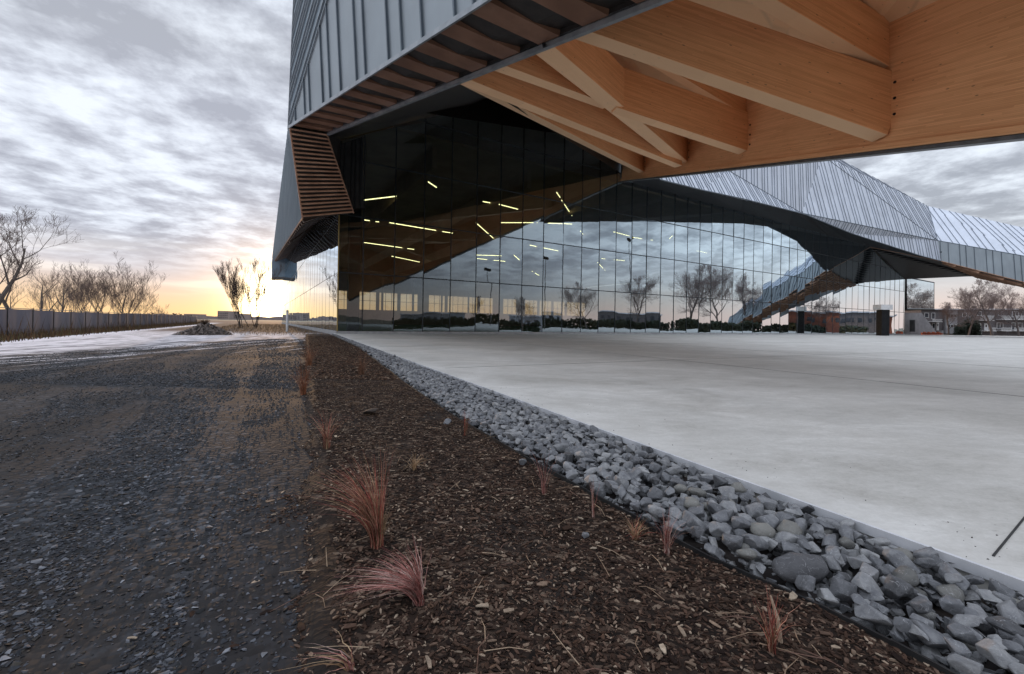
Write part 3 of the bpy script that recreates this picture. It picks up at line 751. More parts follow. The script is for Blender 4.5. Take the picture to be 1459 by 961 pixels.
for a, b in segs:
    z = 17.3; A, B_ = atz(*a, z), atz(*b, z); d = (B_-A); 
    ins = lambda p: (p-C0).dot(AD) > .6 and (p-C0).dot(BD) > .4
    if not (ins(A) and ins(B_)): continue
    n = V((-d.y, d.x, 0)).normalized(); c = (A+B_)/2
    rt = empty('ceiling_light', c, 'slim yellow white strip light glowing under the dark hall ceiling', 'ceiling light', 'strip lights inside the hall')
    mb = MB(); w_ = .04+.0006*A.y; mb.box(A-n*w_/2, d, n*w_, V((0,0,.10))); mb.build('lamp_tube', LAMP, rt)
    mb = MB(); mb.box(A-n*.16+V((0,0,.102)), d, n*.32, V((0,0,.1))); mb.build('housing', BLACK, rt)

# ---- canopy, bottom lines
K = atY(413,181,31); O2 = atY(694,0,13.5); OD = (O2-K); O3 = K+OD*1.62
KI = atY(465,190,32); I2 = atY(800,52,14.5); ID = (I2-KI); I3 = KI+ID*1.72
Q1, Q2 = atY(431,311,34), atY(504,304,36)
GD = V((-.0158, -.9549, -.2965)).normalized(); G0 = front(885,258)
def gird(x):     # point on the girder's lower edge seen at photo column x
    t = 0
    while t < 56:
        P = G0+GD*t; v = P-CAM
        if CX+F*v.dot(RT)/v.y >= x: return P
        t += .02
    return G0+GD*52
GE = G0+GD*51.5
# metal front fascia of the canopy
RD = V((-.075, .03, 1)).normalized(); KT = atpl(470,-8,K,(O2-K).cross(RD).normalized()); up_ = (KT-K)
f_poly = [K, O3, O3+V((0.3,.5,13)), K+up_*1.35]
fp_n = (O2-K).normalized().cross(up_.normalized()).normalized()
pa = K.copy(); pb = K+RD
def flatten(p): return p-fp_n*((p-K).dot(fp_n))
f_poly = [flatten(p) for p in f_poly]
facet('cladding_panel', f_poly, [ZINC, ZSEAM], pa, pb, 1.75, .09, .10, [1, .45, 1.3, .55, 1.1])
# lower trim of that fascia
mb = MB(); dn = (O3-K).normalized(); mb.box(K-V((0,0,.16))+V((-.03,-.03,0)), O3-K, V((-.05,-.06,0)), V((0,0,.20))); part('fascia_trim', mb, TRIM)
mb = MB(); mb.box(KI-V((0,0,.18)), I3-KI, V((.10,.10,0)), V((0,0,.26))); part('soffit_edge_beam', mb, TRIM)
# end-wall cladding
A1 = atY(421,-40,37); A2 = atY(410.5,185,64); A3 = atY(388,368,126); A4 = atY(388,395,126); L5_ = atY(391,372,124)
Kb = K+up_*1.35
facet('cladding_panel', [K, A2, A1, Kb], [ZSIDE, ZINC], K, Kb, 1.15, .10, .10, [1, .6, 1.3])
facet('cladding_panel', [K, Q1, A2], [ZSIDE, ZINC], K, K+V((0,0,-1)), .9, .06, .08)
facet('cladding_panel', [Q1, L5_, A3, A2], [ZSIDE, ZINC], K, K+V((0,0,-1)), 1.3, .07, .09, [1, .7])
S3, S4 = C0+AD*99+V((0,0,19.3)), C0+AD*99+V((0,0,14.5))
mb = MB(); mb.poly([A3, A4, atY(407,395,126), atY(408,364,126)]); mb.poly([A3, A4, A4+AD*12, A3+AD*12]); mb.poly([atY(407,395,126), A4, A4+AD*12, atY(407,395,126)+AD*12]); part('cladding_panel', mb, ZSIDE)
# soffit with slats, turning down the corner
def soffit(pts, pa, pb, spacing, w, h, pm=BROWN, fm=FIN, name='soffit_panel', **k):
    mb = MB(); mb.poly(pts); seams(mb, pts, pa, pb, spacing, w, h, mi=1, **k); return part(name, mb, [pm, fm])
dn3 = V((0,0,.12))
def slats(a0, a1, b0, b1, n, depth=.22, fr=.5, m=None):
    """n boards bridging edge a0-a1 to edge b0-b1, open black gaps between"""
    mb = MB(); mb.poly([a0, b0, b1, a1])
    nv = (b0-a0).cross(a1-a0).normalized()
    if nv.dot(CAM-a0) < 0: nv = -nv
    for i in range(n):
        t0, t1 = (i+.2)/n, (i+.2+fr)/n
        p = [a0.lerp(a1, t0), b0.lerp(b1, t0), b0.lerp(b1, t1), a0.lerp(a1, t1)]; q = [x+nv*depth for x in p]
        mb.add(p+q, [(4,5,6,7), (0,1,5,4), (1,2,6,5), (2,3,7,6), (3,0,4,7)], None, 1)
    return part('soffit_slats', mb, [FIN, m or SLAT])
slats(K, Q1, KI, Q2, 21, .3, .38)
slats(K+dn3*2, O3+dn3*2, KI+dn3*2, KI+ID*1.62+dn3*2, 19, .20, .5, BROWN)
S1, S2 = SP[0]+NS*.05, SP[1]+NS*.05
M1 = Q1.lerp(L5_, .22)
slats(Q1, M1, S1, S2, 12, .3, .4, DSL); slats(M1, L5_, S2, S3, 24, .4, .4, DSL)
mb = MB(); mb.poly([Q1, S1, Q2]); mb.poly([Q2, S1, C0+V((0,0,11.4)), C0+BD*2.2+V((0,0,11.4))]); part('soffit_panel', mb, FIN)
mb = MB()
for a, b in ((K, Q1), (Q1, L5_), (KI, Q2)): 
    mb.tube([a, b], .07, 6)
part('soffit_trim', mb, SLAT)
# black ceiling between band, glass top and timber
W = [C0+BD*s_+V((0,0,top_at(s_))) for s_ in (0, TOPS[1][0], TOPS[2][0], TOPS[3][0], TOPS[4][0])]
nI = atY(662,109,19.2)
mb = MB(); u3 = V((0,0,.15))
G0s = G0+V((-.1,-.1,1)); mb.poly([KI, nI, W[1]+u3]); mb.poly([nI, G0s, W[4]+u3]); mb.poly([nI, W[4]+u3, W[2]+u3]); mb.poly([nI, W[2]+u3, W[1]+u3]); mb.poly([KI, W[1]+u3, W[0]+u3]); mb.poly([KI+u3, W[0]+u3, C0+V((0,0,11)), Q2])
part('soffit_panel', mb, FIN)

# ---- timber
def beam(a, b, h, w, name='timber_beam', m=WOOD, back=None, ext=(0, 0)):
    """a,b: ends of the lower edge facing the plaza; the beam's width runs to the other side"""
    d = (b-a).normalized(); a = a-d*ext[0]; b = b+d*ext[1]; L = (b-a).length
    side_ = V((-d.y, d.x, 0)).normalized()
    if back is None: back = V((0,1,0))
    if side_.dot(back) < 0: side_ = -side_
    up2 = d.cross(side_).normalized()
    if up2.z < 0: up2 = -up2
    bm = bmesh.new(); bmesh.ops.create_cube(bm, size=1)
    for v in bm.verts: v.co = V((v.co.x*L, v.co.y*w, v.co.z*h))
    bmesh.ops.bevel(bm, geom=bm.edges[:], offset=.012, segments=1, affect='EDGES')
    me = bpy.data.meshes.new(name); bm.to_mesh(me); bm.free(); me.materials.append(m)
    o = bpy.data.objects.new(name, me); COL.objects.link(o); o.parent = ST
    M = Matrix((d, side_, up2)).transposed().to_4x4(); M.translation = (a+b)/2+side_*w/2+up2*h/2-C0
    o.matrix_local = M; return o
N1, N2, N3, N4 = gird(1258), gird(1062), gird(978), gird(917)
BK = V((-.3, 1, 0))
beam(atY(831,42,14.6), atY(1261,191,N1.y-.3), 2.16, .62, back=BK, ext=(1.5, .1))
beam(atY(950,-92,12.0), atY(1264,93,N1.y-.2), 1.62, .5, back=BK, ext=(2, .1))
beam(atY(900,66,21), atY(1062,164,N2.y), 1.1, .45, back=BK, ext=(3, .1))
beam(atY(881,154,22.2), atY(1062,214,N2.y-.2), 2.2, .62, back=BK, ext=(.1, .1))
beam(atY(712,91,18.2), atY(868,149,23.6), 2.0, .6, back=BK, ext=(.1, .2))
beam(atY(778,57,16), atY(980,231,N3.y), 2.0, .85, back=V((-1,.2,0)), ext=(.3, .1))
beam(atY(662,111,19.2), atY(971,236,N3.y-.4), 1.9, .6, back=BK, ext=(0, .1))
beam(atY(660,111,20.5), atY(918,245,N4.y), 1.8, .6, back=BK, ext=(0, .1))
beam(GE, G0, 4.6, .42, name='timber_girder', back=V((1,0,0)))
mb = MB(); mb.box(GE+V((-.03,0,-.14)), G0-GE, V((.52,0,0)), V((0,0,.12))); part('steel_plate', mb, varied('zinc_drip', (.10,.11,.12), (.16,.17,.18), 3, .5, .4))
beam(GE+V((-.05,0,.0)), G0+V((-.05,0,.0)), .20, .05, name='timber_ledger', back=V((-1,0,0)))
for (Nn, xx) in ((N1, 1258), (N2, 1062), (N3, 978), (N4, 917)):
    for k, hh in enumerate((.55, 1.1, 1.65)):
        p = V((Nn.x-.02, Nn.y-.45, Nn.z+.5+hh)); mb = MB(); mb.tube([p-V((.03,0,0)), p+V((.02,0,0))], [.045,.045], 8); mb.build('bolt', BLACK, ST)
# deck over the beams (ruled between the band edge and the top of the girder)
mb = MB(); n = 14
for k in range(n):
    a0, a1 = nI+(I3-nI)*(k/n), nI+(I3-nI)*((k+1)/n)
    b0, b1 = G0+(GE-G0)*(k/n), G0+(GE-G0)*((k+1)/n)
    u = V((0,0,2.35)); g = V((0,0,4.45))
    mb.add([a0+u, a1+u, b1+g, b0+g, a0+u+V((0,0,.3)), a1+u+V((0,0,.3)), b1+g+V((0,0,.3)), b0+g+V((0,0,.3))], [(0,1,2,3), (7,6,5,4)])
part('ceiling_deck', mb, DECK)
mb = MB(); mb.add([KI, I3, I3+V((0,0,2.6)), KI+V((0,0,2.6))], [(0,1,2,3)]); mb.poly([KI+V((0,0,2.7)), G0+V((0,0,4.8)), W[4]+V((0,0,4)), W[2]+V((0,0,3)), W[1]+V((0,0,2))])
part('soffit_panel', mb, FIN)
for x, y, Y in ((876,-2,13.9), (771,64,15), (700,94,17.5), (638,120,20.5)):
    mb = MB(); p = atY(x, y, Y)+V((.1,0,.05)); mb.tube([p, p-V((0,0,.13))], [.07,.05], 8); mb.build('spotlight', BLACK, ST)
# outer cladding of the girder
mb = MB(); OFF = V((.46,0,0)); pl = [G0+OFF, GE+OFF, GE+OFF+V((.8,0,5.2)), G0+OFF+V((.8,0,5.2))]
mb.poly(pl); part('cladding_panel', mb, ZLIGHT)

# ---- right hand folded roof
L = [V((14.62,42.37,15.87)), V((21.65,48.56,16.89)), V((30.16,55.26,17.98)), V((44.5,67.14,19.76)), V((49.5,71.08,20.25)), V((62.0,77.6,18.85)), V((81.4,84.4,16.13))]
AR = V((.798,-.508,-.324)).normalized()
def on_arm(x):
    t = 0
    while t < 60:
        v = P0+AR*t-CAM
        if CX+F*v.dot(RT)/v.y >= x: return P0+AR*t
        t += .1
    return P0+AR*60
L5 = on_arm(1340); L6 = atY(1459,402.5,on_arm(1459).y); L7 = V((128, 62.5, .3))
m0, m1, m2 = atY(1037,243,L[2].y+3.5), atY(1142,304,L[4].y+.3), atY(1336,343,L5.y+.8)
m3 = atY(1459,365,L6.y+.6); m4_ = V((131,64,5))
n0 = atY(1172,222,79); t0 = atY(1187,222,84); t1 = atY(1322,294,92); t2 = atY(1459,325,86); t3 = V((135,72,9.5))
lean = lambda a, b: (a, b)
mk = [ZLIGHT, ZLSEAM]
up_hidden = atY(1010,120,62); up_hidden2 = atY(1090,150,76)
facet('cladding_panel', [L[0], L[1], m0, atY(940,200,44.5)], mk, L[1], L[1]+V((-.05,.1,1)), .8, .05, .08, [1, .5, 1.2])
facet('cladding_panel', [L[1], L[2], L[3], m1, m0], mk, L[2], L[2]+V((.1,.1,1)), .9, .05, .08, [1, .5, 1.2])
def tilt(x1, y1, Y1, x2, y2, Y2): return atY(x1, y1, Y1), atY(x2, y2, Y2)
a_, b_ = tilt(1217,292,77,1198,262,79)
facet('cladding_panel', [n0, up_hidden, m0, m1], mk, *tilt(1120,270,68,1100,205,71), 1.05, .06, .08, [1, .5, 1.2])
facet('cladding_panel', [m1, m2, n0], mk, *tilt(1210,300,76,1188,240,79), 1.1, .055, .08, [1, .5, 1.2])
facet('cladding_panel', [L[5], m2, m1, L[4]], mk, L[5], L[5]+V((0,0,1)), .8, .05, .08, [1, .55, 1.2])
facet('cladding_panel', [L[5], L[6], L5, m2], mk, L[5], L[5]+V((0,0,1)), 1.0, .06, .08, [1, .6, 1.2])
facet('cladding_panel', [n0, m2, t1], mk, *tilt(1300,318,86,1250,262,90), .95, .055, .08, [1, .5, 1.1])
facet('cladding_panel', [n0, t1, t0, up_hidden2], mk, *tilt(1280,290,88,1235,250,88), 1.0, .055, .08, [1, .5, 1.1])
facet('cladding_panel', [t1, m2, m3], mk, *tilt(1398,350,85,1362,306,90), 1.15, .06, .08, [1, .5, 1.2])
facet('cladding_panel', [t1, m3, t2], mk, *tilt(1398,350,85,1362,306,90), 1.15, .06, .08, [1, .5, 1.2])
facet('cladding_panel', [t2, m3, m4_], mk, *tilt(1440,355,80,1400,300,88), 1.15, .06, .08, [1, .5, 1.2])
facet('cladding_panel', [t2, m4_, t3], mk, *tilt(1440,355,80,1400,300,88), 1.15, .06, .08, [1, .5, 1.2])
facet('cladding_panel', [L5, L6, m3, m2], [ZINC, ZSEAM], L5, L5+V((0,0,1)), 1.25, .07, .09, [1, .45, 1.1])
facet('cladding_panel', [L6, L7, m4_, m3], [ZINC, ZSEAM], L5, L5+V((0,0,1)), 1.25, .07, .09, [1, .45, 1.1])
# crease lines and lower trim
mb = MB()
for chain in ([m0, m1, m2, m3, m4_], [n0, m2, t1], [L[0], L[1], L[2], L[3], L[4], L[5], L[6], L5, L6, L7]):
    for a, b in zip(chain, chain[1:]): mb.tube([a, b], .07, 5)
part('fold_trim', mb, ZSEAM)
mb = MB(); mb.tube([P0, L5, L6, L7], .09, 5); part('soffit_trim', mb, SLAT)
# dark undersides
PB0 = C0+BD*LEN+V((0,0,13.55)); PB1 = atY(1395,393.5,96); PB2 = atY(1459,407.5,84); PB3 = V((131,68,.4))
wall_top = [C0+BD*s_+V((0,0,top_at(s_))) for s_ in ((G0-C0).dot(BD)+.6, 45, 60, 75, 90, 100)]+[P0]
low = [L[0], L[1], L[2], L[3], L[4], L[5], L[6]]
mb = MB()
for i in range(6): mb.poly([low[i], low[i+1], wall_top[i+1], wall_top[i]])
mb.poly([L[6], L5, P0]); mb.poly([G0, L[0], wall_top[0]]); mb.poly([G0+OFF, L[0], G0+GD*10+OFF])
part('soffit_panel', mb, BLACK)
PW = C0+BD*(sP0+9)+V((0,0,16.2))
soffit([P0, L5, PB1, PB0], P0, P0+AD, 1.4, .08, .3, FIN, BLACK); soffit([L5, L6, PB2, PB1], P0, P0+AD, 1.6, .12, .4, FIN, SLAT); soffit([L6, L7, PB3, PB2], P0, P0+AD, 1.6, .12, .4, FIN, SLAT)
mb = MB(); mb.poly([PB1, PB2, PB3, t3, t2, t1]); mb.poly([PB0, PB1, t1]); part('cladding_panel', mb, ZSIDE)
# main roof skin, closing the volume above
bk = lambda s_, z: C0+BD*s_+AD*DEP+V((0,0,z))
mb = MB()
mb.poly([t0, t1, bk(118, 20), bk(60, 24)]); mb.poly([t1, PB0, bk(118, 20)]); mb.poly([up_hidden2, t0, bk(60, 24)])
mb.poly([G0+V((0,0,9)), up_hidden2, bk(60,24)]); mb.poly([Kb, A1, C0+AD*60+BD*8+V((0,0,26)), G0+V((0,0,9))]); mb.poly([A1, A2, C0+AD*60+BD*8+V((0,0,26))]); mb.poly([G0+V((0,0,9)), C0+AD*60+BD*8+V((0,0,26)), bk(60, 24)]); mb.poly([C0+AD*60+BD*8+V((0,0,26)), bk(3, 20), bk(60, 24)]); mb.poly([A2, A3, A3+AD*12+V((3,0,0)), C0+AD*60+BD*8+V((0,0,26))])
mb.poly([Kb, flatten(O3+V((0.3,.5,13))), GE+V((1.2,0,5.2)), G0+V((1.2,0,5.2)), G0+V((0,0,9))])
mb.poly([G0+OFF+V((.8,0,5.2)), up_hidden, up_hidden2, G0+V((0,0,9))]); mb.poly([O3, GE, GE+V((1.2,0,5.2)), flatten(O3+V((0.3,.5,13)))])
part('roof', mb, ZLIGHT)

# ---- projecting glass box and concrete ramp beyond the right end
bx = empty('glass_annex', atz(1300, 478, 0), 'raised pale glass box projecting under the folded roof at the far right', 'building annex')
Yb = 106
def rect(mb, x0, y0, x1, y1, Y, dY=0, mi=0, y0b=None, y1b=None):
    mb.add([atY(x0,y1,Y), atY(x1,y1 if y1b is None else y1b,Y+dY), atY(x1,y0 if y0b is None else y0b,Y+dY), atY(x0,y0,Y)], [(0,1,2,3)], None, mi)
mb = MB(); rect(mb, 1292, 395.5, 1331, 440, Yb, 14, 0, 403, 440.5); mb.build('glazing', PANE, bx)
mb = MB()
for k in range(9):
    x = 1292+39*k/8; yt = 395.5+7.5*k/8; p, q = atY(x, yt, Yb+14*k/8-.05), atY(x, 440, Yb+14*k/8-.05); mb.tube([p, q], .05, 4)
mb.tube([atY(1292,420,Yb-.05), atY(1331,423,Yb+13.9)], .05, 4); mb.tube([atY(1292,395.5,Yb), atY(1331,403,Yb+14)], .16, 4); mb.tube([atY(1292,440.5,Yb), atY(1331,441,Yb+14)], .2, 4)
mb.build('mullions', MULL, bx)
mb = MB(); a = atY(1292,395,Yb); b = atY(1292,441,Yb); mb.add([a, b, b+V((-1.0,1,0)), a+V((-1.0,1,0))], [(0,1,2,3)])
a2, b2 = atY(1292,395.5,Yb+.3), atY(1331,403,Yb+14); c2, d2 = atY(1292,440.5,Yb+.3), atY(1331,441,Yb+14); bk2 = V((4,14,0))
mb.add([c2, d2, d2+bk2, c2+bk2], [(0,1,2,3)]); mb.add([a2, b2, b2+bk2, a2+bk2], [(0,1,2,3)]); mb.add([a2+bk2, b2+bk2, d2+bk2, c2+bk2], [(0,1,2,3)])
mb.build('casing', BLACK, bx)
rw = MB()
pts = [atY(1289,446,107), atY(1313,446,109), atY(1338,478,111), atY(1289,479,107)]; rw.add(pts+[p+V((2,5,0)) for p in pts], [(0,1,2,3), (0,4,5,1), (1,5,6,2), (7,6,5,4)])
tag(rw.build('ramp_wall', varied('grey_concrete', (.20,.19,.20), (.27,.26,.265), .8, .85)), 'grey sloping concrete ramp wall below the raised glass box', 'concrete wall')
gd = MB(); gd.add([atY(1296,456,106.5), atY(1304,456,106.6), atY(1304,473,106.6), atY(1296,473,106.5)], [(0,1,2,3)]); 
for k in range(4): gd.box(atY(1297+1.6*k,457,106.3), V((.12,0,0)), V((0,.1,0)), V((0,0,-2.6)))
dd = gd.build('service_door', DARKWALL, ST)
tag_px = empty('entrance_portal', atz(1261, 478.5, 0), 'dark entrance portal with pale cap at the right foot of the glass wall', 'entrance')
pp = tag_px.location
Yp = (pp.y) - 1.5; mb = MB(); mb.box(atY(1256,478.5,Yp), V((.95,0,0)), V((0,1.2,0)), V((0,0,5.3))); mb.box(atY(1263,478.5,Yp), V((.55,0,0)), V((0,1.2,0)), V((0,0,5.3))); mb.build('posts', BLACK, tag_px)
mb = MB(); mb.box(atY(1254,441.5,Yp)+V((0,-.2,0)), V((2.2,0,0)), V((0,1.8,0)), V((0,0,.95))); mb.build('cap', varied('pale_cap', (.55,.55,.55), (.7,.7,.7), 2, .6), tag_px)
bb = MB(); 
for k in range(9): bb.box(atY(1314+3.2*k,477.5,104), V((.35,0,0)), V((0,.4,0)), V((0,0,.55+.2*(k % 2))))
bb.box(atY(1314,476,104)+V((0,0,0)), V((5.2,0,0)), V((0,.08,0)), V((0,0,.22)))
tag(bb.build('construction_barrier', varied('safety_orange', (.5,.12,.05), (.4,.08,.04), 3, .7)), 'low orange construction barrier at the foot of the grey ramp wall', 'barrier')

# ================================================================== SURROUNDINGS
# ---- bare trees
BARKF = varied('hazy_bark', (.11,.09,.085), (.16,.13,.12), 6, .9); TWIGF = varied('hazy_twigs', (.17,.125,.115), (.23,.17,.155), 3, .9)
BARK = varied('bare_bark', (.055,.042,.035), (.095,.075,.062), 6, .9)
TWIG = varied('twigs', (.09,.06,.048), (.13,.09,.075), 3, .9)
def gen_tree(seed, h, spread=.55, levels=4, nb=7, lean=0., stems=1, thick=.018, upright=.35, start=.25):
    r = random.Random(seed); tr, cr = MB(), MB()
    def branch(p, d, L, rad, lv):
        n = 5 if lv < 2 else 3; pts = [p]; dd = d.copy()
        for i in range(n):
            dd = (dd+V((r.gauss(0,.13), r.gauss(0,.13), r.gauss(0,.08)+(.07 if lv else .02)))).normalized(); pts.append(pts[-1]+dd*L/n)
        rs = [max(rad*(1-.78*i/n), h*.0006) for i in range(n+1)]
        (tr if lv < 2 else cr).tube(pts, rs, 7 if lv == 0 else (5 if lv == 1 else 3), cap=False)
        if lv >= levels: return
        m = nb if lv < 2 else max(3, nb-1)
        for k in range(m):
            t = (start if lv == 0 else .2)+(1-(start if lv == 0 else .2))*(k+r.random())/m; i = min(n-1, int(t*n)); q = pts[i].lerp(pts[i+1], t*n-i)
            ax = (pts[i+1]-pts[i]).normalized(); a = r.uniform(0, 6.28); pe = ax.orthogonal().normalized(); pe = (pe*math.cos(a)+ax.cross(pe)*math.sin(a))
            nd = (ax*(1-spread)+pe*spread*r.uniform(.7,1.2)+V((0,0,upright))).normalized()
            branch(q, nd, L*r.uniform(.42,.72)*(1.15-.5*t), max(rs[i]*.52, h*.0007), lv+1)
    for s_ in range(stems):
        a = r.uniform(0, 6.28); o = V((math.cos(a), math.sin(a), 0))*(.16*h if stems > 1 else 0)*r.random()
        branch(o-V((0,0,.1)), V((lean+(r.gauss(0,.22) if stems > 1 else 0), r.gauss(0,.08), 1)).normalized(), h*r.uniform(.62,.72)*(r.uniform(.75,1) if stems > 1 else 1), h*thick/(1 if stems == 1 else 1.7), 0)
    return tr, cr
def tree(px, py, Y, h, label, seed, group='bare trees behind the fence', base=None, mats=None, **k):
    p = base if base is not None else atY(px, py, Y); p = V((p.x, p.y, -.3))
    tr, cr = gen_tree(seed, h, **k)
    e = empty('bare_tree', p, label, 'tree', group)
    mb_, mt_ = mats or (BARK, TWIG)
    for mb, nm, m in ((tr, 'trunk', mb_), (cr, 'crown', mt_)):
        mb.v = [(a+p.x, b+p.y, c+p.z) for a, b, c in mb.v]; mb.build(nm, m, e)
    return e
def copy_tree(src, p, rz, sc_, label, group):
    o = src.copy(); COL.objects.link(o); o.location = p; o.rotation_euler = (0,0,rz); o.scale = (sc_,)*3; tag(o, label, 'tree', group)
    for ch in src.children: c = ch.copy(); COL.objects.link(c); c.parent = o
    return o
t_a = tree(30, 460, 27, 9.0, 'large leaning bare tree behind the fence, second from the left frame edge', 21, levels=4, nb=6, lean=-.22, spread=.6, thick=.016, start=.35)
tree(-22, 460, 25, 10.5, 'bare tree cut by the left frame edge, tallest behind the fence', 33, levels=4, nb=6, lean=.0, spread=.6, thick=.016, start=.3)
t_b = tree(57, 460, 33, 6.4, 'slim bare tree behind the fence right of the large leaning one', 44, levels=4, nb=5, spread=.6, start=.3, lean=-.05)
t_c = tree(80, 460, 36, 6.2, 'short thin bare tree behind the fence, left of the dense thicket', 55, levels=4, nb=5, upright=.5)
t_d = tree(112, 458, 40, 7.0, 'multi stemmed bare tree at the left of the thicket behind the fence', 66, stems=4, levels=4, nb=5, upright=.4, spread=.5, thick=.011)
t_e = tree(150, 458, 45, 9.2, 'tallest multi stemmed bare tree of the thicket behind the fence', 77, stems=5, levels=4, nb=5, upright=.4, spread=.5, thick=.010)
t_f = tree(182, 456, 48, 9.0, 'multi stemmed bare tree at the right of the thicket behind the fence', 88, stems=5, levels=4, nb=5, upright=.4, spread=.5, thick=.010)
for i, (px, Y, sc_, src, lab) in enumerate(((132, 46, .8, t_f, 'bare tree squeezed between the two tallest of the thicket on their left'), (200, 55, .75, t_e, 'bare tree on the right slope of the thicket, lower than its neighbours'), (98, 44, .8, t_e, 'bare tree of the thicket just right of the short thin one'),
        (218, 66, .62, t_d, 'low bare tree standing alone right of the thicket'), (232, 76, .5, t_d, 'smallest bare shrub like tree at the right end of the fence line'), (8, 38, .75, t_c, 'thin bare tree showing behind the trunk of the leaning tree'), (68, 48, .85, t_d, 'bare tree behind the slim ones left of the thicket'), (168, 60, 1.0, t_d, 'bare tree standing behind the middle of the thicket'))):
    p = atY(px, 458, Y); copy_tree(src, (p.x, p.y, -.3), 1.3*i, sc_, lab, 'bare trees behind the fence')
tree(343, 458, 62, 10.2, 'left tree of the pair of tall bare poplars standing left of the setting sun', 91, 'pair of tall bare poplars', stems=4, levels=4, nb=6, upright=.75, spread=.36, thick=.010, start=.15, lean=-.02)
tree(361, 458, 66, 10.8, 'right tree of the pair of tall bare poplars, nearer to the sun', 92, 'pair of tall bare poplars', stems=5, levels=4, nb=6, upright=.75, spread=.36, thick=.010, start=.15, lean=.03)
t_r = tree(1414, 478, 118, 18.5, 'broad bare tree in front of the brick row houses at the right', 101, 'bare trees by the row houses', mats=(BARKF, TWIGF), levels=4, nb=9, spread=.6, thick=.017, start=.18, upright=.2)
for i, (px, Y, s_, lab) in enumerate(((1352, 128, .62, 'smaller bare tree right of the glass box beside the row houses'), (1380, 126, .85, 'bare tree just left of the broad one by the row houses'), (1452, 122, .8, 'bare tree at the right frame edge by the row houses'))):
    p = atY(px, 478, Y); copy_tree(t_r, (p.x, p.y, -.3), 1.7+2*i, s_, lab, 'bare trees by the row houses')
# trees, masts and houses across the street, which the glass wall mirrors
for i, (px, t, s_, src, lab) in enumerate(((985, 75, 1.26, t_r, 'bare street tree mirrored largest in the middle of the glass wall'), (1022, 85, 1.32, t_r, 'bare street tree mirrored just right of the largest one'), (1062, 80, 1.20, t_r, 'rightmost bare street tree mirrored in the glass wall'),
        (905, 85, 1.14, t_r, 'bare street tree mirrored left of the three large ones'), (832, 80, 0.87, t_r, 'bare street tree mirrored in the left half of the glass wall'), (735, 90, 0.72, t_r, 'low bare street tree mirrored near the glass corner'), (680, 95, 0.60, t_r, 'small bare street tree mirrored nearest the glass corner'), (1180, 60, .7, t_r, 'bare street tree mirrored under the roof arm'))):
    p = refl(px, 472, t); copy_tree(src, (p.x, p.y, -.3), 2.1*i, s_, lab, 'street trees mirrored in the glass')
POLE = varied('galvanised_pole', (.12,.12,.12), (.2,.2,.2), 3, .5, .5)
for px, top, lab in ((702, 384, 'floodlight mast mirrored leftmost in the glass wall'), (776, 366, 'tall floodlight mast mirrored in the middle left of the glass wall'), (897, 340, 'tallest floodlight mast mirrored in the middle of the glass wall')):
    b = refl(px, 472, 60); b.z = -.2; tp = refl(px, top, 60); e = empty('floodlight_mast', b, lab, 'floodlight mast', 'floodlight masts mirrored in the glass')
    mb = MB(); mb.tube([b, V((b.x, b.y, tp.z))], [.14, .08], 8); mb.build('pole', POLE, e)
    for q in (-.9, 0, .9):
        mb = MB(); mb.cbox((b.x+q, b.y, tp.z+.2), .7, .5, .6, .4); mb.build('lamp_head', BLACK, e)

# ---- fence
fa, fb = V((-27, 22.5, 0)), V((-80, 110, 0)); fd = (fb-fa).normalized(); fa = fa-fd*24; FL = (fb-fa).length
FAB = varied('fence_fabric', (.12,.115,.14), (.18,.17,.19), .35, .9, stretch=(1,1,.3))
fe = empty('fence', (fa.x, fa.y, -.2), 'long grey blue screened mesh fence running along the snowy lane on the left', 'fence')
n = int(FL/3)
for k in range(n):
    mb = MB(); a = fa+fd*(3*k); b = fa+fd*(3*k+3.0); h = 1.62+.03*math.sin(k*1.7)
    pts = []; NN = 8
    for i in range(NN+1):
        p = a.lerp(b, i/NN)+V((-fd.y, fd.x, 0))*.004*math.sin(i*1.9+k)*math.sin(math.pi*i/NN); pts += [V((p.x, p.y, -.15)), V((p.x, p.y, -.15+h-.03*math.sin(math.pi*i/NN)))]
    mb.add(pts, [(2*i, 2*i+2, 2*i+3, 2*i+1) for i in range(NN)]); 
    if k < 36: mb.build('fabric_panel', FAB, fe); pmb = MB(); c = fa+fd*3*k+V((-fd.y, fd.x, 0))*-.03; pmb.tube([V((c.x, c.y, -.3)), V((c.x, c.y, 1.58))], .022, 6); pmb.build('post', MULL, fe)
mb = MB(); mb.tube([V((fa.x, fa.y, 1.52)), V((fa.x+fd.x*108, fa.y+fd.y*108, 1.52))], .02, 5); mb.build('top_rail', POLE, fe)
